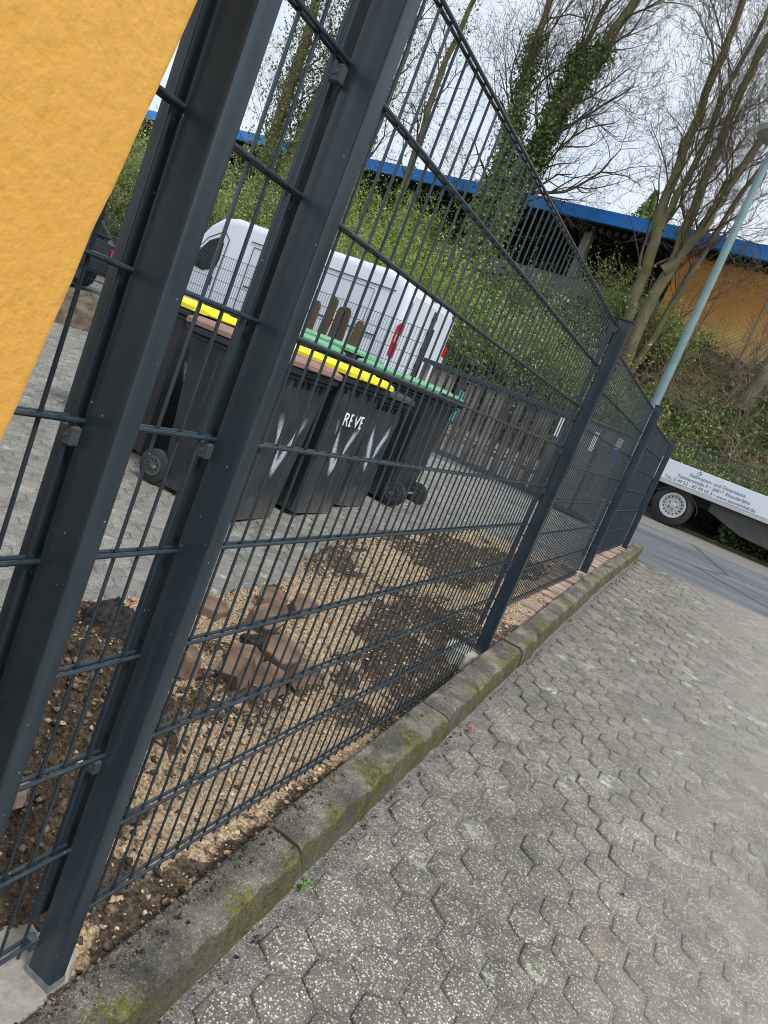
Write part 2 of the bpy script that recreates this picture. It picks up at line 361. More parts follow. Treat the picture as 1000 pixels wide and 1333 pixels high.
def m_binV():   # front face: same plastic coloured lighter as the lit side, plus white sprayed V
    s = NT('lit_bin_plastic_with_sprayed_mark'); x = s.sep(); ay = s.math('ADD', x[1], .0)
    c = s.ramp(s.noise(5, 6, .65), [(.3, (.016, .019, .024)), (.7, (.045, .05, .058))])
    t = s.math('MULTIPLY', s.math('SUBTRACT', x[2], .36), .42)     # half width of the V at height z
    d1 = s.math('ABSOLUTE', s.math('SUBTRACT', s.math('ABSOLUTE', ay), t))
    wd = s.math('ADD', .014, s.math('MULTIPLY', s.noise(8, 4), .05))
    g = s.math('DIVIDE', d1, wd); m = s.ramp(g, [(.35, 1.), (1., 0.)])
    gz = s.math('MULTIPLY', s.ramp(x[2], [(.30, 0.), (.37, 1.)]), s.ramp(x[2], [(.62, 1.), (.74, 0.)]))
    m = s.math('MULTIPLY', s.math('MULTIPLY', m, gz), s.ramp(s.noise(60, 4, .7), [(.3, .25), (.55, 1.)]))
    c = s.mix(s.math('MULTIPLY', m, .85), c, (.55, .63, .7))
    c = s.mix(s.math('MULTIPLY', s.ramp(s.math('ADD', x[2], s.math('MULTIPLY', s.noise(9, 5), .5)), [(.2, 1.), (.42, 0.)]), .6), c, (.17, .15, .125))
    return s.fin(c, .5, 0, .4)
M['binV'] = m_binV()
M['hub'] = simple('grey_hub_plastic', (.07, .072, .075), .5)
M['lid_brown'] = simple('brown_lid', (.25, .14, .115), .6, .2, 6, dirt=.3)
M['lid_yellow'] = simple('yellow_lid', (.78, .66, .015), .5, .12, 6, dirt=.15)
M['lid_green'] = simple('green_lid', (.14, .36, .2), .5, .15, 6, dirt=.2)
M['lid_black'] = simple('dark_grey_lid', (.035, .037, .04), .5, .2, 8)
M['teal'] = simple('turquoise_paint', (.06, .42, .38), .5)
M['carpaint'] = simple('dark_car_paint', (.012, .014, .018), .2, .1, 3)
M['sticker_blue'] = simple('blue_sticker', (.05, .12, .38), .4)
M['cab'] = simple('weathered_grey_door', (.13, .125, .12), .6, .3)
M['net'] = simple('net_wire', (.2, .18, .14), .7)
M['water'] = None

# ------------------------------------------------------------ the setting: ground
def hill(x, y):
    h = np.interp(y, [13.3, 14.2, 15.5, 16.9, 17.6, 30, 300], [0, .35, 1.95, 3.65, 3.85, 3.9, 8])
    h = h + sstep(13.6, 15, y) * (.28 * fbm(np.asarray(x) * .45, np.asarray(y) * .6, 4))
    return h
def gz(x, y): return lvl(x, y) + hill(x, y) - .4 * (np.abs(np.asarray(x) + .3) < 1.3) * (np.asarray(y) < 8.6) * (np.asarray(y) > -6)
def sheet(name, xs, ys, zf, mat, dz=0, smooth=True):
    X, Y = np.meshgrid(xs, ys); Z = zf(X, Y) + dz
    nx = len(xs); i = (np.arange(len(ys) - 1)[:, None] * nx + np.arange(nx - 1)[None]).ravel()
    return link(name, np_mesh(np.stack([X.ravel(), Y.ravel(), Z.ravel()], 1), np.stack([i, i + 1, i + nx + 1, i + nx], 1), smooth), mat)
xs = np.r_[-600, -200, -80, -40, np.arange(-26, 16, .4), 30, 80, 250, 600]; ys = np.r_[-600, -100, -30, np.arange(-12, 13.2, .8), 13.2, np.arange(13.4, 19, .2), 21, 25, 30, 60, 150, 600]
tag(sheet('ground', xs, ys, gz, M['hill'], -.06), kind='structure')
# street, with the pavement and the yard paving butting against it
tag(sheet('street', np.r_[-60, np.arange(-24, 14, .6), 60], np.linspace(7.56, 12.05, 10), lambda x, y: Pv(y) * sstep(-1.2, 0, x) + G(y) * (1 - sstep(-1.2, 0, x)), M['asphalt'], -.012), kind='structure')
tag(sheet('verge', np.r_[-60, np.arange(-24, 14, .6), 60], np.linspace(12.08, 13.5, 6), lambda x, y: lvl(x, y), M['joint'], 0.0), kind='structure')
# far gutter kerb
kb = MB()
for i in range(-24, 16): kb.box(i + .004, i + .996, 12.02, 12.14, float(Pv(12)) - .15, float(Pv(12)) + .035, ch=.012)
tag(kb.build('kerb', M['kerb']), kind='structure')

S6 = .1312
def hexes(name, x0, x1, y0, y1, zf, mat, skip=None, jit=.0022, gap=.0040, seed=1):
    r_ = np.random.default_rng(seed); V = []; F6 = []; F4 = []; tone = []
    ox, oy = .641, 1.052; dy = S6 * math.sqrt(3) / 2; Rr = S6 / math.sqrt(3)
    j0 = int(math.floor((y0 - oy) / dy)); j1 = int(math.ceil((y1 - oy) / dy)); cs = []
    for j in range(j0, j1 + 1):
        cy = oy + j * dy; sx = ox + (S6 / 2 if j % 2 else 0)
        for i in range(int(math.floor((x0 - sx) / S6)), int(math.ceil((x1 - sx) / S6)) + 1):
            cx = sx + i * S6
            if x0 < cx < x1 and y0 < cy < y1 and not (skip and skip(cx, cy)): cs.append((cx, cy))
    cs = np.array(cs); n = len(cs); ang = np.radians(30 + 60 * np.arange(6))
    cx = cs[:, 0] + r_.normal(0, .0012, n); cy = cs[:, 1] + r_.normal(0, .0012, n)
    far = 1 - .75 * sstep(.8, 1.7, cs[:, 0]); tilt = r_.normal(0, .007, (n, 2)) * far[:, None]; dz = r_.normal(0, jit, n) * far * .8 + .004 * fbm(cs[:, 0] * 1.7, cs[:, 1] * 1.7, 2)
    wig = r_.normal(0, .0024, (n, 6))
    layers = []
    for rr, zz in ((Rr - gap - .011, 0.0), (Rr - gap - .004, -.0014), (Rr - gap, -.006), (Rr - gap, -.03)):
        px = (rr + wig) * np.cos(ang)[None]; py = (rr + wig) * np.sin(ang)[None]
        X = cx[:, None] + px; Y = cy[:, None] + py
        Z = zf(cs[:, 0], cs[:, 1])[:, None] + (zf(cs[:, 0] * 0 + cs[:, 0], cs[:, 1] + .05) - zf(cs[:, 0], cs[:, 1]))[:, None] / .05 * (Y - cs[:, 1:2]) + dz[:, None] + tilt[:, :1] * px + tilt[:, 1:] * py + zz
        layers.append(np.stack([X, Y, Z], 2))
    V = np.concatenate(layers, 1).reshape(-1, 3)       # n*24
    me = bpy.data.meshes.new('mesh')
    base = np.arange(n) * 24
    F = []
    top = (base[:, None] + np.arange(6)[None])
    quads = []
    for l in range(3):
        for k in range(6): quads.append([l * 6 + k, (l + 1) * 6 + k, (l + 1) * 6 + (k + 1) % 6, l * 6 + (k + 1) % 6])
    quads = np.array(quads); Q = (base[:, None, None] + quads[None]).reshape(-1, 4)
    li = np.concatenate([top.ravel(), Q.ravel()]); ls = np.concatenate([np.arange(n) * 6, n * 6 + np.arange(len(Q)) * 4]); lt = np.concatenate([np.full(n, 6), np.full(len(Q), 4)])
    me.vertices.add(len(V)); me.vertices.foreach_set('co', V.astype(np.float32).ravel()); me.loops.add(len(li)); me.loops.foreach_set('vertex_index', li.astype(np.int32))
    me.polygons.add(len(ls)); me.polygons.foreach_set('loop_start', ls.astype(np.int32))
    try: me.polygons.foreach_set('loop_total', lt.astype(np.int32))
    except Exception: pass
    me.polygons.foreach_set('use_smooth', np.ones(len(ls), bool))
    me.update(calc_edges=True)
    t = r_.random(n); at = me.attributes.new('tone', 'FLOAT', 'FACE'); at.data.foreach_set('value', np.concatenate([t, np.repeat(t, 18)]).astype(np.float32))
    return link(name, me, mat)
zP = lambda x, y: Pv(y) * 1.0
tag(hexes('pavement', .27, 4.2, -2.6, 7.5, zP, M['paver'], seed=2), kind='structure')
tag(sheet('pavement_bed', np.r_[np.arange(.18, 3.0, .022), np.arange(3, 4.4, .1), 12, 60], np.r_[-30, np.arange(-3, 7.5, .03), 7.555], lambda x, y: Pv(y) - .0078 * (1 - sstep(.6, 1.5, x)) + .007 * fbm(x * 4.5, y * 4.5, 4), M['joint'], -.0008), kind='structure')
def sandy(x, y):    # inside the dug-up strip along the fence
    return (x > -1.04 + .1 * math.sin(y * 2.1) and -1.8 < y < 3.4) or (x > -.95 and 3.4 <= y < 5.3) or x > -.2
zY = lambda x, y: lvl(x, y)
tag(hexes('yard_paving', -9.5, -.2, -1.0, 8.4, zY, M['yardpaver'], skip=sandy, jit=.002, seed=5), kind='structure')
tag(sheet('yard_bed', np.r_[-60, -20, np.arange(-9.6, -.95, .4), -.91, -.89, -.5, -.18, -.16, .085], np.r_[-30, np.arange(-3, 5.2, .4), 5.28, 5.31, np.arange(5.4, 8.2, .4), 8.25], lambda x, y: lvl(x, y) - .3 * ((x > -.9) & (y < 5.3)) + (Tk(y) - .09 - lvl(x, y)) * ((x > -.17) & (y > 5.3)), M['yardpaver'], -.006), kind='structure')

# dug-up strip: sand, soil heaps
def lumps(x, y, cell, seed, fill=.8):
    x = np.asarray(x, float) / cell; y = np.asarray(y, float) / cell; xi = np.floor(x).astype(int); yi = np.floor(y).astype(int); best = np.zeros_like(x)
    for a in (-1, 0, 1):
        for b in (-1, 0, 1):
            i = xi + a; j = yi + b; u = _pt[(i + seed) & 255, (j * 3) & 255]; v = _pt[(i * 5 + 9) & 255, (j + seed) & 255]; q = _pt[(i + 7 * j) & 255, (j + 31 + seed) & 255]
            rr = .25 + .5 * q; d2 = (x - i - u) ** 2 + (y - j - v) ** 2; best = np.maximum(best, np.sqrt(np.maximum(rr * rr - d2, 0)) * (q < fill))
    return best * cell
def soil_z(x, y):
    fence = np.interp(y, [-3, -.5, 0, 1, 2, 2.3, 2.6, 2.75, 8], [-.35, -.15, -.115, -.075, -.045, -.015, .12, .15, .46])
    t = sstep(-.55, -.12, x)
    z = fence * t + (lvl(x, y) + .012) * (1 - t)
    def heap(cx, cy, rx, ry, h): return h * np.exp(-((x - cx) / rx) ** 2 - ((y - cy) / ry) ** 2)
    z = z + heap(-.62, .42, .3, .42, .24) + heap(-.5, -.15, .3, .4, .22) + heap(-.95, .95, .2, .2, .07)
    z = z + heap(-.98, 3.25, .28, .38, .12) + heap(-.55, 2.3, .3, .5, .03) + heap(-.85, 4.1, .35, .4, .06)
    e = sstep(-.0, -.25, x)
    rough = .035 + .05 * np.exp(-((x + .6) / .35) ** 2 - ((y - .3) / .6) ** 2)
    z = z + (fbm(x * 5, y * 5, 4) * rough + fbm(x * 24, y * 24, 4) * .026) * (.25 + .75 * e)
    z = z + e * (lumps(x + .01 * fbm(x * 30, y * 30, 2), y, .05, 3, .5) * (.25 + 14 * (rough - .035)) + lumps(x, y + .01 * fbm(x * 40, y * 40, 2), .026, 11, .75) * .9 + lumps(x, y, .013, 29, .7) * .8 + lumps(x + .02 * fbm(x * 15, y * 15, 3), y, .12, 5, .7) * np.clip(22 * (rough - .038), 0, 1) * .9)
    z = z - .07 * sstep(-1.1, -1.32, x + .12 * np.sin(y * 2.1))
    return z
xs = np.arange(-1.45, .082, .0055); ys = np.r_[np.arange(-1.9, -.6, .02), np.arange(-.6, 1.9, .0055), np.arange(1.9, 5.4, .011)]
so_ = sheet('dug_soil', xs, ys, soil_z, M['sand'], smooth=False); tag(so_, kind='structure')
X, Y = np.meshgrid(xs, ys); dark = .22 + .5 * fbm(X * 1.8, Y * 1.8 + 3, 3)
def blob(cx, cy, rx, ry, a): return a * np.exp(-((X - cx) / rx) ** 2 - ((Y - cy) / ry) ** 2)
dark = dark + blob(-.6, .1, .6, .75, 1.1) + blob(-.95, 1.0, .2, .25, .9) + blob(-.2, 2.3, .3, .55, .9) + blob(-.9, 4.0, .4, .5, .9) + blob(-1.05, 2.0, .2, .4, .5) + blob(-.35, 4.4, .4, .7, .7) + blob(.06, .7, .05, 3, .75) + blob(-.5, 1.3, .3, .3, .35) + blob(-.75, 3.6, .3, .25, .6) + blob(-1.2, 3.1, .15, .4, .4)
dark = dark * np.clip(.35 + 1.5 * (fbm(X * 7, Y * 7, 4) + .5), 0, 1.6) + .5 * fbm(X * 5 + 9, Y * 5, 4)
at = so_.data.attributes.new('dark', 'FLOAT', 'POINT'); at.data.foreach_set('value', dark.ravel().astype(np.float32))
# concrete footings of the fence posts
def slab(name, pts, z0, z1, mat, seed):
    r_ = random.Random(seed); b = MB(); n = 26; rings = []
    cx, cy, rx, ry = pts
    prof = [(1 + .16 * r_.uniform(-1, 1)) for _ in range(n)]
    for k, z in ((1, z0), (1, z1 - .008), (.96, z1), (.5, z1 + .002)):
        rings.append([(min(cx + rx * k * prof[i] * math.cos(2 * math.pi * i / n), .079), cy + ry * k * prof[i] * math.sin(2 * math.pi * i / n), z) for i in range(n)])
    return b.loft(rings).build(name, mat, auto=40)
FG = 'concrete footings under the fence posts'
for yy, z1, lab in ((.0, -.078, 'rough pale concrete footing around the foot of the nearest complete fence post'), (-.27, -.1, 'pale concrete footing under the post beside the yellow wall'), (2.5, .10, 'small white concrete footing showing beside the second tall post'), (5.05, .335, 'small pale concrete footing at the third tall post down the kerb')):
    o = slab('concrete_footing', ((-.08, yy - .07, .24, .15) if yy < 1 else (-.03, yy - .01, .10, .10)), z1 - .12, z1, M['concrete'], int(yy * 10 + 50)); tag(o, lab, 'footing', FG)
# row of flat pavers between kerb and the far panels
for i in range(33):
    y = 2.78 + i * .165; b = MB(); zt = float(Tk(y)) - .045 + rnd.uniform(-.008, .008)
    Tm = Matrix.Translation((-.04 + rnd.uniform(-.008, .008), y, zt)) @ Matrix.Rotation(rnd.uniform(-.06, .06), 4, 'Z') @ Matrix.Rotation(rnd.uniform(-.04, .04), 4, 'Y')
    b.box(-.105, .105, -.076, .076, -.07, 0, T=Tm, ch=.006)
    o = b.build('clay_paver', M['redpaver']); tag(o, 'dusty pinkish paver laid flat in the row between kerb and second fence panel', 'paver', 'pavers laid in a row behind the kerb')

# near kerb, one metre stones
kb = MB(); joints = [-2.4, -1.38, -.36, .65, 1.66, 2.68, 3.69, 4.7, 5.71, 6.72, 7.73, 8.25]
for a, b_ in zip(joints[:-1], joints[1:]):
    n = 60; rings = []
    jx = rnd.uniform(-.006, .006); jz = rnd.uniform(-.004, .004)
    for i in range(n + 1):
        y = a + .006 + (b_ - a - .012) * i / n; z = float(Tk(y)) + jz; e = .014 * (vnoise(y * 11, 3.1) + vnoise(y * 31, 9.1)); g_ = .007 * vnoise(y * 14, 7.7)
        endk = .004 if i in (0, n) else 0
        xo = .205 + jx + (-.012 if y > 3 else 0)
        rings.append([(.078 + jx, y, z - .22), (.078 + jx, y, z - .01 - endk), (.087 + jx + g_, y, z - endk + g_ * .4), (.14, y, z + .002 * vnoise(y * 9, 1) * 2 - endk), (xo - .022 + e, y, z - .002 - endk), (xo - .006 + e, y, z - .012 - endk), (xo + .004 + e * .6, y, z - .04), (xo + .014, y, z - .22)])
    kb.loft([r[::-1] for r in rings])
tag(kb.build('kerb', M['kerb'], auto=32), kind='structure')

# crumbs of earth and sand: nobody could count them
def clumps(name, pts, sizes, mat, seed, flat=.7):
    r_ = np.random.default_rng(seed); ico = [(0, 0, 1), (.894, 0, .447), (.276, .851, .447), (-.724, .526, .447), (-.724, -.526, .447), (.276, -.851, .447), (.724, .526, -.447), (-.276, .851, -.447), (-.894, 0, -.447), (-.276, -.851, -.447), (.724, -.526, -.447), (0, 0, -1)]
    fc = [(0, 1, 2), (0, 2, 3), (0, 3, 4), (0, 4, 5), (0, 5, 1), (1, 6, 2), (2, 7, 3), (3, 8, 4), (4, 9, 5), (5, 10, 1), (6, 7, 2), (7, 8, 3), (8, 9, 4), (9, 10, 5), (10, 6, 1), (11, 7, 6), (11, 8, 7), (11, 9, 8), (11, 10, 9), (11, 6, 10)]
    I = np.array(ico); n = len(pts)
    j = 1 + r_.uniform(-.5, .45, (n, 12, 1)); sc = np.array(sizes)[:, None, None] * np.stack([r_.uniform(.7, 1.3, n), r_.uniform(.7, 1.3, n), r_.uniform(.5, 1, n) * flat], 1)[:, None, :]
    a = r_.uniform(0, 6.28, n); ca, sa = np.cos(a), np.sin(a); P = I[None] * j * sc
    Q = np.stack([P[..., 0] * ca[:, None] - P[..., 1] * sa[:, None], P[..., 0] * sa[:, None] + P[..., 1] * ca[:, None], P[..., 2]], 2) + np.array(pts)[:, None, :]
    F = (np.arange(n)[:, None, None] * 12 + np.array(fc)[None]).reshape(-1, 3)
    return link(name, np_mesh(Q.reshape(-1, 3), F), mat)
def on(zf, x, y, s): return np.stack([x, y, zf(x, y) + s * .25], 1)
r1 = np.random.default_rng(11)
n = 17000; x = r1.uniform(-1.2, .05, n); y = r1.uniform(-1.2, 5.2, n); kp = (r1.random(n) < .15) | (((x + .55) / .5) ** 2 + ((y - .1) / .9) ** 2 > 1); x = x[kp]; y = y[kp]; n = len(x); s_ = .0022 + .009 * r1.random(n) ** 4
tag(clumps('sand_crumbs', on(soil_z, x, y, s_), s_, M['sandclod'], 12), kind='stuff')
n = 12000; k = n // 2; x = np.r_[r1.normal(-.6, .27, k), r1.uniform(-1.1, .05, n - k)]; y = np.r_[r1.normal(.25, .42, k), r1.normal(3.2, 1.1, n - k)]; x = np.clip(x, -1.25, .05); s_ = .002 + .014 * r1.random(n) ** 5
s_[k:] *= .6
tag(clumps('soil_clods', on(soil_z, x, y, s_), s_, M['clod'], 13), kind='stuff')
# crumbs on the kerb top
n = 1250; y = r1.uniform(-.3, 1.0, n); y[650:] = r1.uniform(-1, 7.5, 600); x = .08 + np.abs(r1.normal(0, .03, n)); s_ = .0012 + .0055 * r1.random(n) ** 4
tag(clumps('kerb_crumbs', np.stack([x, y, Tk(y) + s_ * .2], 1), s_, M['clod'], 14), kind='stuff')
n = 1300; y = r1.uniform(-.8, 7.4, n); x = .222 + np.abs(r1.normal(0, .02, n)); s_ = .001 + .0045 * r1.random(n) ** 3
tag(clumps('gutter_grit', np.stack([x, y, Pv(y) + s_ * .2 - .003], 1), s_, M['clod'], 15), kind='stuff')
n = 260; y = r1.uniform(-.5, 7.4, n); x = r1.uniform(.25, 2.6, n); s_ = .001 + .005 * r1.random(n) ** 5
tag(clumps('scattered_grit', np.stack([x, y, Pv(y) + s_ * .2], 1), s_, M['clod'], 16), kind='stuff')
# soil heap further back in the yard
def mound(name, cx, cy, r, h, seed, mat, label):
    b = MB(); nr, na = 14, 40; vs = []; fs = []
    for i in range(nr + 1):
        for j in range(na):
            a = 2 * math.pi * j / na; rr = r * i / nr * (1 + .25 * float(vnoise(math.cos(a) * 2 + seed, math.sin(a) * 2)))
            x = cx + rr * math.cos(a) * 1.3; y = cy + rr * math.sin(a)
            z = float(lvl(x, y)) + h * (1 - (i / nr) ** 1.6) + .09 * float(fbm(x * 5, y * 5, 4)) * (1 - i / nr) - (.03 if i == nr else 0); vs.append((x, y, z))
    for i in range(nr):
        for j in range(na): k = (j + 1) % na; fs.append((i * na + j, (i + 1) * na + j, (i + 1) * na + k, i * na + k))
    b.add(vs, fs); o = b.build(name, mat, auto=70); return tag(o, label, 'soil heap')
M['heap'] = simple('dark_heaped_soil', (.1, .078, .058), .97, .6, 6, 1, 30, spec=.1)
mound('soil_heap', -7.9, 6.5, .75, .42, 4, M['heap'], 'dark heap of soil on the yard paving, left of the bins near the rear fence')

# ------------------------------------------------------------ mesh fence
root = empty('mesh_fence', (0, 0, 0), 0, 'tall anthracite double-rod mesh fence on thick posts running along the mossy kerb', 'fence')
def panel(y0, y1, z0, nrod, over=.03, par=root, mat=None, rw=.003, rr=.004, seg=6, name='mesh_panel', ph=.01):
    b = MB(); h = (nrod - 1) * .2; y = y0 + ph
    while y < y1 - .004:
        b.tube([(0, y, z0 - over), (0, y, z0 + h + .004)], rw, seg); y += .05
    for k in range(nrod):
        for sx in (-.007, .007): b.tube([(sx, y0 + .004, z0 + .2 * k), (sx, y1 - .004, z0 + .2 * k)], rr, 8)
    return b.build(name, mat or M['powder'], par, auto=60)
panel(-2.76, -.285, 0, 10)
panel(-.265, -.012, 0, 10, ph=.018)
panel(.012, 2.506, 0, 10)
panel(2.534, 5.035, .33, 8)
panel(5.075, 7.57, .47, 7)
def post(y, z0, z1, clips, foot=False, wd=.037):
    b = MB(); r = .004; x0, x1 = .003, .0655
    def ringat(z): return [(x0 + r, y - wd / 2, z), (x1 - r, y - wd / 2, z), (x1 - .001, y - wd / 2 + .001, z), (x1, y - wd / 2 + r, z), (x1, y + wd / 2 - r, z), (x1 - .001, y + wd / 2 - .001, z), (x1 - r, y + wd / 2, z), (x0 + r, y + wd / 2, z), (x0, y + wd / 2 - r, z), (x0, y - wd / 2 + r, z)]
    b.loft([ringat(z0), ringat(z0 + .045), ringat(z1)])
    p = b.build('post', M['powder'], root, auto=18)
    # the clamping strip that holds the mesh from behind
    c = MB(); c.box(-.030, -.0115, y - .02, y - .012, z0 + .12, z1 - .01); c.box(-.0275, -.0125, y - .012, y + .018, z0 + .12, z1 - .01)
    c.build('cover_strip', M['powder'], p)
    c = MB(); c.box(x0 - .006, x1 + .004, y - wd / 2 - .004, y + wd / 2 + .004, z1, z1 + .012, ch=.003); c.build('post_cap', M['blackplastic'], p)
    for k in clips:
        c = MB(); c.box(-.012, .010, y - .034, y - .0195, k - .036, k - .008, ch=.003); c.cyl((-.001, y - .0345, k - .022), (0, 1, 0), .004, .004, 8); c.build('clamp', M['clamp'], p)
    if foot:
        c = MB(); g = .0012
        c.box(x0 - g, x1 + g, y - wd / 2 - g, y + wd / 2 + g, z0 - .01, z0 + .022); c.build('zinc_foot', M['galv'], p)
    return p
post(-.27, -.12, 1.83, [.0, .6, 1.0, 1.6], True)
post(0, -.085, 1.83, [.015, .4, 1.0, 1.6], True)
post(2.52, .12, 1.83, [.22, .6, 1.0, 1.2, 1.6, 1.8])
post(5.055, .33, 1.76, [.35, .93, 1.33, 1.73])
post(7.6, .42, 1.71, [.5, 1.07, 1.67])
post(-2.78, -.4, 1.83, [.4, 1.0, 1.6])

# ------------------------------------------------------------ yellow rendered wall (left foreground)
b = MB(); xw = .12; nz_, ny_ = 90, 1
def ey(z): return -.625 + .144 * z + .0022 * float(vnoise(z * 31, 2)) + .004 * float(vnoise(z * 9, 5))
rings = []
for i in range(nz_ + 1):
    z = -.5 + 4.3 * i / nz_; e = ey(z)
    rings.append([(xw, -4.5, z), (xw - .25, -4.5, z), (xw - .25, e - .004, z), (xw - .012, e, z), (xw - .004, e - .003, z), (xw, e - .011, z)])
b.loft(rings)
yw = b.build('rendered_wall', M['plaster'], auto=40); tag(yw, 'yellow ochre rough rendered wall end at the upper left, close to the camera', 'wall')

# ------------------------------------------------------------ loose pavers dug out of the strip
def hexpaver(name='loose_paver', r=.082, h=.072, mat=None, seed=0):
    rr = random.Random(seed); b = MB(); n = 6
    def rg(k, z): return [(r * k * math.cos(R(60 * i)) * (1 + rr.uniform(-.02, .02)), r * k * .9 * math.sin(R(60 * i)) * (1 + rr.uniform(-.02, .02)), z) for i in range(n)]
    b.loft([rg(.97, -h / 2), rg(1, -h / 2 + .006), rg(1, h / 2 - .006), rg(.95, h / 2)]); return b.build(name, mat or M['claypaver'])
PL = [(-.42, 1.34, .0, 62, 10, 20), (-.37, 1.50, -.01, 70, -12, 75), (-.50, 1.24, .0, 80, 5, 100), (-.56, 1.36, -.01, 14, -8, 40), (-.47, 1.46, .035, 22, 15, 10), (-.78, 1.86, .0, 60, -10, 15),
      (-.70, 1.98, .0, 30, 8, 50), (-.86, 1.96, -.01, 15, 12, 0), (-.72, 1.70, .0, 25, -14, 80), (-.64, 1.08, -.01, 70, 14, -30), (-.95, 1.62, -.015, 8, 4, 30)]
PLAB = 'reddish brown hexagonal paver lying loose in the pile behind the fence'
for i, (x, y, dz, ax, ay, az) in enumerate(PL):
    o = hexpaver(seed=i); o.location = (x, y, float(soil_z(np.array([x]), np.array([y]))[0]) + dz + .03); o.rotation_euler = (R(ax), R(ay), R(az)); o.scale = (1, 1, 1)
    tag(o, PLAB, 'paver', 'loose pavers piled behind the fence')
o = hexpaver(mat=M['redpaver'], seed=44); o.location = (-.34, .16, .02); o.scale = (.6, .6, .8); o.rotation_euler = (R(70), R(10), R(10)); tag(o, 'pale pinkish paver sticking out of the soil heap between the two nearest posts', 'paver')

def lump(x, y, r, h, seed, label):
    b = MB(); na, nr = 26, 10; vs = []; fs = []
    z0 = float(soil_z(np.array([x]), np.array([y]))[0])
    for i in range(nr + 1):
        t = math.pi * .5 * i / nr
        for j in range(na):
            a = 2 * math.pi * j / na; k = 1 + .35 * float(fbm(math.cos(a) * 1.6 + seed, math.sin(a) * 1.6 + i * .3, 4)); vs.append((r * 1.3 * k * math.cos(a) * math.cos(t), r * k * math.sin(a) * math.cos(t), h * k * math.sin(t) * (1 + .1 * rnd.uniform(-1, 1)) - .01))
    for i in range(nr):
        for j in range(na): q = (j + 1) % na; fs.append((i * na + j, i * na + q, (i + 1) * na + q, (i + 1) * na + j))
    b.add(vs, fs); o = b.build('asphalt_lump', M['blacklump'], loc=(x, y, z0)); return tag(o, label, 'lump')
M['blacklump'] = simple('black_porous_asphalt', (.035, .032, .03), .95, .6, 60, 1, 160, spec=.2)
lump(-.56, 1.56, .12, .085, 3, 'black porous lump lying between the loose pavers behind the fence')
lump(-.92, 1.0, .10, .10, 8, 'black crumbly lump beyond the soil heap, seen between the two nearest posts')

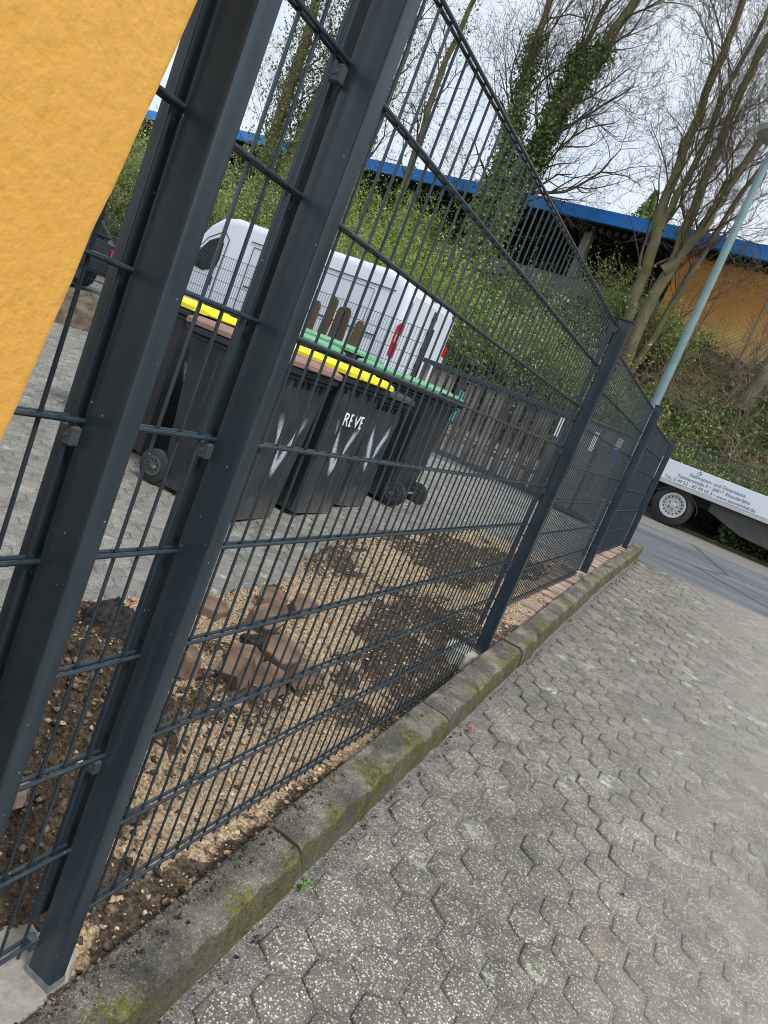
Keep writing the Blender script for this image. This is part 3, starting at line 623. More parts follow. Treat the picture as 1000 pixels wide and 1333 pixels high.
# ------------------------------------------------------------ wheelie bins
def make_bin(lid='lid_brown', w=.58, d=.73, h=1.0, front='binV', drip=True, detail=True):
    """local: +x is the front, origin on the ground at the centre"""
    root = bpy.data.objects.new('wheelie_bin', None); COL.objects.link(root); root.empty_display_size = .1
    def rr(z, k, ch=.03):      # rounded rectangle
        t = 1 - k; hx = d / 2 * (1 - .17 * t); hy = w / 2 * (1 - .17 * t); xo = .02 * t
        return [(xo + hx - ch, -hy, z), (xo + hx, -hy + ch, z), (xo + hx, hy - ch, z), (xo + hx - ch, hy, z), (xo - hx + ch, hy, z), (xo - hx, hy - ch, z), (xo - hx, -hy + ch, z), (xo - hx + ch, -hy, z)]
    b = MB(); zs = [(.015, 0), (.05, .04), (.3, .3), (.6, .62), (.93, .97)]
    rings = [rr(z * h, k) for z, k in zs]
    b.loft(rings)
    body = b.build('body', [M['bin'], M[front]], root)
    for p in body.data.polygons:
        if p.normal.x > .8: p.material_index = 1
    p = MB()      # vertical ribs and the base step
    for sy in (-1, 1):
        p.box(-d * .32, -d * .30, sy * (w / 2 - .035) - .006, sy * (w / 2 - .035) + .006, .25, .9 * h)
    b = MB()
    ox = .025
    for z0, z1, g in ((.925, .955, .012), (.955, 1.0, .03)):
        hx = d / 2 + g; hy = w / 2 + g; b.box(-hx, hx, -hy, hy, z0 * h, z1 * h, ch=.008)
    for k in range(7):       # webs under the rim
        yy = -w / 2 + .04 + k * (w - .08) / 6; b.box(d / 2 - .012, d / 2 + .022, yy - .003, yy + .003, .885 * h, .925 * h)
    b.build('rim', M['bin'], root)
    b = MB(); hx, hy = d / 2 + .04, w / 2 + .035
    def lr(z, k, e=0): return [(hx * k + e, -hy * k, z), (hx * k + e, hy * k, z), (-hx * k, hy * k, z), (-hx * k, -hy * k, z)]
    b.loft([lr(h * 1.0 + .002, 1), lr(h + .03, 1), lr(h + .04, .97), lr(h + .058, .86), lr(h + .062, .5), lr(h + .063, .1)])
    b.box(hx - .02, hx + .025, -hy * .55, hy * .55, h + .004, h + .022, ch=.004)
    for sy in (-.4, .4): b.box(-hx * .8, hx * .8, sy * hy - .02, sy * hy + .02, h + .055, h + .066, ch=.004)
    b.build('lid', M[lid], root, auto=35)
    b = MB()
    b.tube([(-hx - .03, -hy * .75, h + .0), (-hx - .05, -hy * .72, h + .015), (-hx - .05, hy * .72, h + .015), (-hx - .03, hy * .75, h + .0)], .014, 8)
    for sy in (-.75, .75): b.box(-hx - .04, -hx + .03, sy * hy - .02, sy * hy + .02, h - .04, h + .03, ch=.006)
    b.build('handle', M['bin'], root, auto=40)
    b = MB(); b.cyl((-d / 2 + .05, 0, .1), (0, 1, 0), .011, w - .02, 10); b.build('axle', M['galv'], root)
    for sy in (-1, 1):
        yy = sy * (w / 2 - .045)
        b = MB(); b.tube([(-d / 2 + .03, yy - .026, .102), (-d / 2 + .03, yy - .02, .102), (-d / 2 + .03, yy + .02, .102), (-d / 2 + .03, yy + .026, .102)], [.095, .11, .11, .095], 24)
        wh = b.build('wheel', M['rubber'], root, auto=40)
        b = MB(); b.ring((-d / 2 + .03, yy, .102), (0, 1, 0), .064, .052, .062, 24); b.cyl((-d / 2 + .03, yy, .102), (0, 1, 0), .018, .066, 12); b.cyl((-d / 2 + .03, yy, .102), (0, 1, 0), .06, .056, 20, m=1)
        for k in range(8):
            a = 2 * math.pi * k / 8; dx, dz_ = math.cos(a), math.sin(a)
            b.tube([(-d / 2 + .03 + dx * .015, yy, .102 + dz_ * .015), (-d / 2 + .03 + dx * .056, yy, .102 + dz_ * .056)], .005 if 0 else .0305, 4) if False else None
            Tm = Matrix.Translation((-d / 2 + .03, yy, .102)) @ Matrix.Rotation(a, 4, 'Y'); b.box(.015, .056, -.0305, .0305, -.004, .004, T=Tm)
        b.build('rim', [M['hub'], M['bin']], wh)
    return root
BG = 'wheelie bins standing behind the fence'
def place_bin(x, y, rz, label, **k):
    b = make_bin(**k); b.location = (x, y, float(lvl(x, y))); b.rotation_euler = (0, 0, rz); return tag(b, label, 'wheelie bin', BG)
place_bin(-2.05, 2.90, R(3), 'black wheelie bin with brown lid, nearest, behind the second fence post', lid='lid_brown', h=1.03)
rb = place_bin(-2.02, 3.60, R(-2), 'black wheelie bin with yellow lid and white sprayed lettering on its front', lid='lid_yellow', h=1.03)
place_bin(-1.99, 4.22, R(-3), 'smaller black wheelie bin with dark lid, right of the lettered yellow-lidded bin', lid='lid_black', w=.50, d=.56, h=.93)
place_bin(-2.02, 5.08, R(182), 'black wheelie bin with green lid turned with its two wheels to the fence', lid='lid_green', w=.66, d=.74, h=1.03, front='bin')
place_bin(-3.10, 3.2, R(0), 'black wheelie bin with yellow lid standing behind the brown-lidded bin', lid='lid_yellow', h=1.07)
place_bin(-3.05, 4.55, R(2), 'black wheelie bin with green lid behind the lettered yellow-lidded bin', lid='lid_green', h=1.07)
place_bin(-3.08, 5.35, R(-1), 'black wheelie bin with green lid, second row, farthest from the camera', lid='lid_green', h=1.07, w=.66)
# lettering on the yellow-lidded bin
t = text_mesh('REVE', .135, .002, 'CENTER'); o = link('lettering', t, M['whiteink'], rb); o.rotation_euler = (R(90), 0, R(90)); o.location = (.372, .0, .70)

# ------------------------------------------------------------ wooden fence
wf = empty('wooden_fence', (0, 8.85, .46), 0, 'low weathered brown plank fence with dark top rail behind the green-lidded bin', 'fence')
FX0, FX1 = -3.66, -1.12; zb = .46
x = FX0; i = 0
while x < FX1:
    wd = rnd.uniform(.095, .11); b = MB(); hh = 1.12 + rnd.uniform(-.012, .012)
    Tm = Matrix.Translation((x, rnd.uniform(-.004, .004), rnd.uniform(.0, .02))) @ Matrix.Rotation(rnd.uniform(-.012, .012), 4, 'Y')
    b.box(0, wd, -.011, .011, .03, hh, T=Tm, ch=.003); b.build('plank', M['wood'], wf); x += .152; i += 1
b = MB(); b.box(FX0 - .02, FX1 + .02, -.045, -.013, 1.12, 1.19, ch=.006); b.build('top_rail', M['rail'], wf)
b = MB(); b.box(FX0, FX1, .013, .045, .25, .32); b.build('lower_rail', M['wood'], wf)
b = MB(); b.box(FX0, FX1, -.02, .03, -.08, .06); b.build('base_board', M['under'], wf)
for xx in (FX0 + .02, (FX0 + FX1) / 2, FX1 - .02):
    b = MB(); b.box(xx - .035, xx + .035, .013, .083, -.1, 1.12, ch=.004); b.build('post', M['wood'], wf)
b = MB(); b.box(-2.94, -2.89, 8.74, 8.785, .95, 1.4, ch=.004); b.build('turquoise_slat', M['teal']); tag(bpy.context.scene.objects['turquoise_slat'], 'short turquoise slat hanging upright on the plank fence by the green lid', 'slat')
# gate pillar and stickers
cab = empty('gate_cabinet', (-.86, 8.55, .44), 0, 'dark upright box with white and blue labels behind the second panel', 'cabinet')
b = MB(); b.box(-.22, .30, 0, .28, 0, 1.2, ch=.01); b.box(-.24, .32, -.02, .30, 1.2, 1.23, ch=.006); b.build('housing', M['wood'], cab)
b = MB(); b.box(-.2, -.012, -.006, 0, .05, 1.17); b.box(.012, .28, -.006, 0, .05, 1.17); b.build('door', M['cab'], cab)
b = MB(); b.box(-.09, -.035, -.010, -.0065, .84, 1.10); b.build('label_plate', M['board'], cab)
b = MB(); b.box(.2, .27, -.010, -.0065, .98, 1.13); b.box(.2, .27, -.010, -.0065, .84, .975, m=1); b.build('label_plate', [M['board'], M['sticker_blue']], cab)
b = MB(); b.box(-1.5, -1.43, 8.795, 8.803, 1.3, 1.56); b.build('reflector_plate', M['board']); tag(bpy.context.scene.objects['reflector_plate'], 'small white plate on the last plank of the wooden fence', 'plate')
# pickets leaning behind the bins
for i, (x, zt, ln) in enumerate(((-5.62, 1.86, 0), (-5.44, 2.0, .05), (-5.20, 1.9, .02), (-5.02, 1.92, -.03), (-4.84, 1.80, .03))):
    b = MB(); rings = []; wd = .07
    for z, k in ((.5, 1), (zt - .07, 1), (zt - .03, .8), (zt, .35)): rings.append([(-wd * k, -.02, z), (wd * k, -.02, z), (wd * k, .02, z), (-wd * k, .02, z)])
    b.loft(rings); o = b.build('wooden_picket', M['darkwood'], loc=(x, 8.68, 0)); o.rotation_euler = (0, ln, 0)
    tag(o, ['leftmost brown wooden picket, beside the second post, in front of the van', 'tallest brown wooden picket in front of the white van', 'middle one of the five brown pickets in front of the white van', 'fourth brown picket from the left in front of the white van', 'lowest and rightmost brown picket in front of the white van'][i], 'picket', 'brown wooden pickets in front of the van')
# rear mesh fence
rf = empty('low_mesh_fence', (0, 8.85, 0), R(90), 'thin dark double-rod mesh fence in front of the white van', 'fence')
for x0 in (-16.3, -13.79, -11.28, -8.77, -6.26):
    x1 = x0 + 2.49 if x0 > -16 else x0 + 2.49
    # local y axis points to -x after the 90 degree turn
    panel(-x1 - 0 if False else -(x1), -x0, .62, 8, par=rf, mat=M['powder_far'], rw=.003, seg=4, name='mesh_panel')
for x0 in (-16.3, -13.79, -11.28, -8.77, -6.26, -3.75):
    b = MB(); b.box(.01, .06, -x0 - .02, -x0 + .02, .4, 2.06); b.build('post', M['powder_far'], rf)
rf.rotation_euler = (0, 0, R(90))

# ------------------------------------------------------------ white van
van = empty('delivery_van', (-4.92, 10.15, .555), R(-3), 'white panel van with domed cab roof parked behind the bins', 'van')
LV, HV, WV = 5.4, 2.33, 2.0
prof = [(0.0, .30), (-.01, .55), (0.02, 1.0), (-.05, 1.9), (-.10, HV - .16), (-.2, HV - .05), (-.5, HV), (-3.6, HV), (-4.15, HV + .02), (-4.5, HV - .06), (-4.75, HV - .25), (-LV + .05, 1.2), (-LV - .2, 1.05), (-LV - .55, .85), (-LV - .68, .6), (-LV - .65, .3)]
def vsec(y, inset):
    cx, cz = -2.8, 1.1; out = []
    for px_, pz in prof:
        kz = 1 - inset / HV; zz = cz + (pz - cz) * (1 - inset * .9 / 1.2) if pz > 1.2 else pz
        out.append((cx + (px_ - cx) * (1 - inset / 2.9), y, zz))
    return out
b = MB()
secs = [vsec(.0, .16), vsec(.02, .07), vsec(.06, .02), vsec(.14, 0), vsec(WV - .14, 0), vsec(WV - .06, .02), vsec(WV - .02, .07), vsec(WV, .16)]
b.loft(secs); bod = b.build('body', M['white'], van, auto=35)
def vpanel(name, pts, mat, par=van, y=-.004, th=.01):      # flat part standing just proud of the near side
    q = MB(); pts = [(a + (.2 if a < -4.3 else 0), c) for a, c in pts]; q.loft([[(a, y, c) for a, c in pts], [(a, y + th, c) for a, c in pts]]); return q.build(name, mat, par)
DS = .2
dr = vpanel('door', [(-4.38, .42), (-4.38, 1.25), (-4.35, 1.9), (-4.5, 2.02), (-4.85, 1.82), (-5.3, 1.22), (-5.36, .42)][::-1], M['white'], y=-.012)
vpanel('window', [(-4.47, 1.30), (-4.42, 1.5), (-4.44, 1.8), (-4.54, 1.91), (-4.80, 1.78), (-5.22, 1.25), (-4.75, 1.2)][::-1], M['glass'], dr, y=-.02)
vpanel('handle', [(-4.45, .98), (-4.45, 1.15), (-4.51, 1.15), (-4.51, .98)][::-1], M['blackplastic'], dr, y=-.035, th=.02)
vpanel('side_moulding', [(-.35, .52), (-.35, .66), (-4.25, .66), (-4.25, .52)], M['blackplastic'], van, y=-.014)
vpanel('side_panel', [(-.7, .75), (-.7, 1.92), (-2.15, 1.92), (-2.15, .75)], M['white'], van, y=-.010)
vpanel('sliding_door', [(-2.25, .5), (-2.25, 1.92), (-3.5, 1.92), (-3.5, .5)], M['white'], van, y=-.010)
def seam(pts, w_=.008, par=van):
    q = MB()
    for p0, p1 in zip(pts, pts[1:] + pts[:1]): q.tube([(p0[0], -.0125, p0[1]), (p1[0], -.0125, p1[1])], w_, 4)
    return q.build('door_gap', M['under'], par)
seam([(-2.25, .5), (-2.25, 1.92), (-3.5, 1.92), (-3.5, .5)]); seam([(-.7, .75), (-.7, 1.92), (-2.15, 1.92), (-2.15, .75)], .005); seam([(-4.16, .42), (-4.16, 1.25), (-4.14, 1.9), (-4.3, 2.03), (-4.65, 1.83), (-5.1, 1.23), (-5.16, .42)], .009)
b = MB(); b.box(-3.45, -.4, -.02, -.008, 1.18, 1.205); b.build('sliding_rail', M['under'], van)
b = MB(); b.box(.02, .03, .35, .85, .75, .86); b.build('number_plate', M['board'], van)
b = MB(); b.box(-3.6, -.3, -.016, 0, 2.0, 2.012); b.build('roof_seam', M['under'], van)
for sy in (0, 1):
    y0 = .03 if sy == 0 else WV - .13
    b = MB(); b.box(-.03, .03, y0 + .01, y0 + .085, .95, 1.2, ch=.01); b.box(-.03, .028, y0 + .01, y0 + .08, 1.2, 1.36, m=1, ch=.008); b.box(-.03, .03, y0 + .015, y0 + .075, 1.36, 1.55, ch=.01)
    if sy == 0: b.box(-.05, -.02, .02, .05, .97, 1.5, ch=.008)
    b.build('tail_lamp', [M['redlamp'], M['clearlamp']], van)
b = MB(); b.box(.006, .02, .16, WV / 2 - .006, .45, 2.05, ch=.004); b.build('rear_door', M['white'], van)
b = MB(); b.box(.006, .02, WV / 2 + .006, WV - .16, .45, 2.05, ch=.004); b.build('rear_door', M['white'], van)
b = MB(); b.box(.02, .045, WV / 2 - .04, WV / 2 + .04, .5, 2.0, ch=.004)
for z in (.8, 1.0, 1.3, 1.6, 1.85): b.box(.045, .07, WV / 2 - .06, WV / 2 + .06, z, z + .07, ch=.004)
b.build('door_hardware', M['under'], van)
b = MB(); b.box(-.13, -.06, WV / 2 - .12, WV / 2 + .12, HV - .13, HV - .08, ch=.01); b.build('brake_lamp', M['redlamp'], van)
b = MB(); b.box(-.06, .09, .04, WV - .04, .28, .48, ch=.02); b.build('bumper', M['blackplastic'], van)
for xw_ in (-.95, -4.55):
    for yw_ in (.12, WV - .12):
        b = MB(); b.tube([(xw_, yw_ - .11, .0), (xw_, yw_ - .09, .0), (xw_, yw_ + .09, 0), (xw_, yw_ + .11, 0)], [.29, .33, .33, .29], 28); wo = b.build('wheel', M['rubber'], van, auto=40); wo.location = (0, 0, .33)
        b = MB(); b.cyl((xw_, yw_, 0), (0, 1, 0), .2, .23, 24); b.build('rim', M['steelrim'], wo)

# ------------------------------------------------------------ dark car at the left edge
car = empty('parked_car', (-11.4, 10.2, .56), R(180), 'dark parked car with red tail lamp behind the rear fence, at the yellow wall', 'car')
b = MB(); pr = [(0, .35), (-.03, .8), (.0, .98), (.12, 1.02), (.6, 1.42), (1.1, 1.5), (2.2, 1.46), (3.0, 1.0), (4.1, .85), (4.35, .6), (4.3, .3)]
cs = []
for y, ins in ((0, .1), (.06, .03), (.2, 0), (1.6, 0), (1.74, .03), (1.8, .1)): cs.append([(2.1 + (px_ - 2.1) * (1 - ins / 2.2), y + (0.12 if pz > 1.1 and y < .9 else (-.12 if pz > 1.1 else 0)), pz) for px_, pz in pr])
b.loft(cs); b.build('body', M['carpaint'], car, auto=35)
b = MB(); b.box(-.05, .08, .02, .3, .72, .9, ch=.02); b.build('tail_lamp', M['redlamp'], car)
b = MB(); b.box(-.05, .08, 1.5, 1.78, .72, .9, ch=.02); b.build('tail_lamp', M['redlamp'], car)
b = MB(); b.loft([[(.16, .25, 1.06), (.16, 1.55, 1.06), (.56, 1.48, 1.39), (.56, .32, 1.39)], [(.13, .25, 1.08), (.13, 1.55, 1.08), (.53, 1.48, 1.41), (.53, .32, 1.41)]]); b.build('rear_window', M['glass'], car)
b = MB()
for y0, y1 in ((.085, .1), (1.7, 1.715)): b.loft([[(.75, y0, 1.02), (2.85, y0, 1.02), (2.2, y0, 1.4), (1.0, y0, 1.42)], [(.75, y1, 1.02), (2.85, y1, 1.02), (2.2, y1, 1.4), (1.0, y1, 1.42)]])
b.build('side_window', M['glass'], car)
for xw_ in (.8, 3.5):
    for yy in (.08, 1.72):
        b = MB(); b.cyl((xw_, yy, .31), (0, 1, 0), .31, .2, 24, ch=.02); wo = b.build('wheel', M['rubber'], car, auto=40); b = MB(); b.cyl((xw_, yy, .31), (0, 1, 0), .19, .215, 20); b.build('rim', M['steelrim'], wo)

# ------------------------------------------------------------ flatbed trailer across the street
tr = empty('flatbed_trailer', (0, 11.7, .672), 0, 'white-sided flatbed trailer with grey lettering parked across the street', 'trailer')
b = MB(); b.box(-.62, 4.4, .06, 2.0, .60, .66); b.build('deck', M['under'], tr)
def side(y0, y1, name='side_board'):
    b = MB(); b.box(-.6, 4.4, y0, y1, .68, 1.005, ch=.004); p = b.build(name, M['board'], tr)
    c = MB(); c.box(-.62, 4.42, y0 - .008, y1 + .004, .615, .672, ch=.003)
    for xx in (-.62, 4.38): c.box(xx, xx + .04, y0 - .01, y1 + .004, .672, 1.02)
    c.build('edge_profile', M['alu'], p)
    return p
sb = side(0, .025); side(2.02, 2.045)
b = MB(); b.box(-.62, -.595, .03, 2.02, .68, 1.0); b.build('tail_board', M['board'], tr)
def letter(sx, x, z, size, tilt=0):
    t = text_mesh(sx, size, .0008, 'CENTER'); o = link('lettering', t, M['ink'], sb); o.rotation_euler = (R(90), 0, 0); o.location = (x, -.0025, z)
letter('Stabmatten- und Gitterzäune', .58, .865, .075)
letter('Tischlerstraße 9 • 26817 Rhauderfehn', .55, .785, .075)
letter('Tel.: 0 49 52 - 82 99 92 3 • www.zaunwinkel.de', .52, .705, .075)
b = MB()
for a0, a1, k in ((70, 110, 1.), (160, 200, .8), (-20, 20, .8), (250, 290, .7), (25, 60, .6)):
    b.loft([[(.0 + .012 * math.cos(R(t)), y, .955 + .012 * math.sin(R(t))) for t in (a0,)] + [(.0 + .045 * k * math.cos(R(t)), y, .955 + .04 * k * math.sin(R(t))) for t in (a0, (a0 + a1) / 2, a1)] + [(.012 * math.cos(R(a1)), y, .955 + .012 * math.sin(R(a1)))] for y in (-.003, -.001)])
b.build('emblem', M['ink'], sb, loc=(.27, 0, -.005))
def truck_wheel(x, y, par):
    b = MB(); r = .33; w_ = .2
    b.tube([(x, y, r), (x, y + .012, r), (x, y + .03, r), (x, y + w_ - .03, r), (x, y + w_, r)], [r - .10, r - .03, r, r, r - .04], 40, cap=False); b.ring((x, y + .1, r), (0, 1, 0), r - .05, r - .14, .17, 40)
    wh = b.build('wheel', M['rubber'], par, auto=40)
    b = MB(); b.ring((x, y + .03, r), (0, 1, 0), .205, .175, .05, 40); b.ring((x, y + .055, r), (0, 1, 0), .178, .10, .03, 40)
    b.cyl((x, y + .05, r), (0, 1, 0), .105, .04, 30, ch=.01); b.cyl((x, y + .03, r), (0, 1, 0), .045, .05, 20, ch=.008)
    for k in range(16):
        a = 2 * math.pi * k / 16; b.cyl((x + .142 * math.cos(a), y + .038, r + .142 * math.sin(a)), (0, 1, 0), .0135, .006, 10, m=1)
    for k in range(5):
        a = 2 * math.pi * k / 5; b.cyl((x + .07 * math.cos(a), y + .028, r + .07 * math.sin(a)), (0, 1, 0), .012, .012, 8, m=1)
    b.build('rim', [M['steelrim'], M['blackplastic']], wh, auto=40)
truck_wheel(.10, .03, tr); truck_wheel(.10, 1.8, tr)
b = MB(); pts = []
for a in range(-8, 150, 12): pts.append((.1 + .39 * math.cos(R(a)), .33 + .38 * math.sin(R(a)) * (.72)))
b.loft([[(px_, y, pz) for px_, pz in pts] + [(px_ * .97 + .003, y, pz * .965) for px_, pz in pts[::-1]] for y in (.02, .26)]); b.build('mudguard', M['blackplastic'], tr)
b = MB(); b.box(-.5, 5.6, .5, .58, .46, .6); b.box(-.5, 5.6, 1.5, 1.58, .46, .6); b.box(.02, .18, .1, 1.95, .28, .38); b.build('chassis', M['under'], tr)
b = MB(); b.loft([[(.62, y, .6), (4.2, y, .6), (4.2, y, .12), (1.2, y, .28), (.62, y, .46)] for y in (.08, .11)]); b.build('side_skirt', M['under'], tr)

# ------------------------------------------------------------ mesh fence on the far side of the street
hf = empty('roadside_mesh_fence', (0, 13.5, 0), R(90), 'dark green mesh fence at the foot of the bank behind the trailer', 'fence')
for k in range(-3, 3):
    x1 = 2.49 + 2.51 * k; bb = MB(); y0 = -x1; y1 = y0 + 2.47
    y = y0
    while y < y1: bb.tube([(0, y, .72), (0, y, 2.12)], .0055, 4); y += .05
    for q in range(8): bb.tube([(-.006, y0, .72 + .2 * q), (-.006, y1, .72 + .2 * q)], .009, 5)
    bb.build('mesh_panel', M['powder_far'], hf); bb = MB(); bb.box(.01, .06, y0 - .04, y0, .6, 2.16); bb.build('post', M['powder_far'], hf)

# ------------------------------------------------------------ street lamp
lp = empty('street_lamp', (-.93, 12.55, .7), 0, 'tall pale green street lamp with grey disc head rising behind the fence', 'street lamp')
b = MB(); b.tube([(0, 0, -.1), (0, 0, 1.2), (0, 0, 6.40)], [.085, .08, .06], 20); b.build('pole', M['lamp_green'], lp, auto=60)
b = MB(); b.cyl((0, 0, .5), (0, 0, 1), .09, .7, 20); b.build('base_sleeve', M['lamp_green'], lp, auto=60)
b = MB(); b.tube([(.02, 0, 6.36), (.02, 0, 6.42), (.02, 0, 6.50), (.02, 0, 6.58), (.02, 0, 6.62)], [.14, .36, .40, .24, .06], 28); b.build('lamp_head', M['lamphead'], lp, auto=40)

# ------------------------------------------------------------ hall with blue fascia
hl = empty('industrial_hall', (-.7, 17.0, 4.3), R(180 - 7.1), 'long low hall with a bright blue fascia above an orange wall on the bank', 'building')
# local +x runs to the left of the picture, local -y into the depth ; local y=0 is the fascia plane
def hbox(name, x0, x1, d0, d1, z0, z1, mat, par=hl, **k): b = MB(); b.box(x0, x1, -d1, -d0, z0, z1, **k); return b.build(name, mat, par)
fa = hbox('fascia', -14, 42, 0, .12, 2.29, 2.6, M['blue'])
b = MB()
for i in range(-13, 42, 3): b.box(i, i + .012, -.001, .004, 2.24, 2.6)
b.build('panel_joint', M['rail'], fa)
hbox('roof', -14, 42, .13, 18, 2.3, 2.42, M['roofdark'])
b = MB()
for i in range(0, 265): b.tube([(-13.8 + i * .21, -.2, 2.17), (-13.8 + i * .21, -3.2, 2.17)], .07, 5)
b.build('corrugated_soffit', M['roofdark'], hl)
wl = hbox('orange_wall', -14, 1.75, .35, .6, -.4, 2.16, M['orange'])
hbox('wall_base', -14, 1.75, .27, .35, -.6, .07, M['rail'])
hbox('rear_wall', 1.75, 42, 3.4, 3.7, -.5, 2.1, M['roofdark'])
hbox('grey_parapet', 1.76, 9.5, .45, .62, -.5, .95, M['greywall'])
hbox('side_wall', 1.5, 1.74, .62, 3.4, -.4, 2.1, M['roofdark'])
for xx in (4.1, 6.9, 9.7, 13): hbox('pillar', xx, xx + .22, .4, .62, .95, 2.16, M['greywall'])
# chain-link in front of the orange wall
nf = empty('chain_link_fence', (0, 0, 0), 0, 'thin chain-link netting standing in front of the orange wall', 'fence')
b = MB(); xa, xb, za, zb_ = -2.7, 4.2, 4.45, 6.2
def nl(p, q): b.tube([p, q], .0035, 3)
ny = lambda x: 16.75 - .12 * x
for i in range(78):
    x = xa - 1.75 + i * .11
    for sg in (1, -1):
        x0, x1 = x, x + 1.75
        if sg < 0: x0, x1 = x1, x0
        # clip to range
        if min(x0, x1) < xa or max(x0, x1) > xb: continue
        nl((x0, ny(x0), za), (x1, ny(x1), zb_))
b.build('netting', M['net'], nf)
for x in (-2.5, -.2, 2.1, 4.2):
    b = MB(); b.tube([(x, ny(x), 4.1), (x, ny(x), 6.25)], .025, 8); b.build('post', M['net'], nf)

# ------------------------------------------------------------ vegetation
def leaves(name, P, size, mat, seed, parent=None, up=.3, aspect=.6, outward=None):
    r_ = np.random.default_rng(seed); n = len(P); size = np.broadcast_to(size, (n,))
    d = r_.normal(size=(n, 3)); d /= np.linalg.norm(d, axis=1)[:, None]
    nrm = r_.normal(size=(n, 3)); nrm[:, 2] += up;  nrm -= (nrm * d).sum(1)[:, None] * d; nrm /= np.linalg.norm(nrm, axis=1)[:, None]
    s_ = np.cross(d, nrm); L_ = size[:, None]
    a = P - d * L_ * .5; c = P + d * L_ * .5; b_ = P + s_ * L_ * aspect * .5 + nrm * L_ * .08; e = P - s_ * L_ * aspect * .5 + nrm * L_ * .08
    V = np.stack([a, b_, c, e], 1).reshape(-1, 3); F = np.arange(n * 4).reshape(-1, 4)
    me = np_mesh(V, F); at = me.attributes.new('tone', 'FLOAT', 'FACE')
    cl = fbm(P[:, 0] * 1.3 + 3, P[:, 2] * 1.3 + P[:, 1], 3); t = np.clip(.45 + cl * .5 + r_.normal(0, .2, n), 0, 1)
    at.data.foreach_set('value', t.astype(np.float32)); return link(name, me, mat, parent)
def segs_mesh(name, S, mat, parent=None, n=3):
    S = np.array(S); P0 = S[:, :3]; P1 = S[:, 3:6]; r0 = S[:, 6]; r1_ = S[:, 7]
    d = P1 - P0; d /= np.maximum(np.linalg.norm(d, axis=1), 1e-6)[:, None]
    ref = np.where(np.abs(d[:, 2:3]) < .9, np.array([[0, 0, 1.]]), np.array([[1., 0, 0]])); u = np.cross(d, ref); u /= np.linalg.norm(u, axis=1)[:, None]; v = np.cross(d, u)
    an = 2 * np.pi * np.arange(n) / n; c = np.cos(an)[None, :, None]; s = np.sin(an)[None, :, None]
    o = u[:, None, :] * c + v[:, None, :] * s
    A = P0[:, None] + o * r0[:, None, None]; B = P1[:, None] + o * r1_[:, None, None]
    V = np.concatenate([A, B], 1).reshape(-1, 3); m = len(S); q = np.array([[k, (k + 1) % n, n + (k + 1) % n, n + k] for k in range(n)])
    F = (np.arange(m)[:, None, None] * 2 * n + q[None]).reshape(-1, 4); return link(name, np_mesh(V, F, True), mat, parent)
def branch(S, tips, p, d, L_, r, lev, rr, maxlev, trop=.12, wob=.22):
    n = max(3, int(L_ / (.28 if lev < 3 else .16))); n = min(n, 9); st = L_ / n
    p = Vector(p); d = Vector(d).normalized()
    nch = {1: 6, 2: 5, 3: 4, 4: 0}.get(lev, 0)
    for i in range(n):
        d2 = (d + Vector((rr.gauss(0, wob), rr.gauss(0, wob), rr.gauss(0, wob) + trop))).normalized(); q = p + d2 * st
        ra = r * (1 - .75 * i / n); rb_ = r * (1 - .75 * (i + 1) / n)
        S.append((*p, *q, ra, rb_)); 
        if lev < maxlev and i > 0:
            for _ in range(2 if rr.random() < nch / n - .2 else 1):
                if rr.random() < nch / n + .1:
                    ax = d2.orthogonal().normalized(); ax.rotate(Matrix.Rotation(rr.uniform(0, 6.28), 3, d2)); ang = rr.uniform(.5, 1.05)
                    nd = (d2 * math.cos(ang) + ax * math.sin(ang)); branch(S, tips, q, nd, L_ * rr.uniform(.38, .62), max(.0035, rb_ * .6), lev + 1, rr, maxlev, trop, wob)
        p, d = q, d2
        if lev >= maxlev - 1: tips.append(tuple(p))
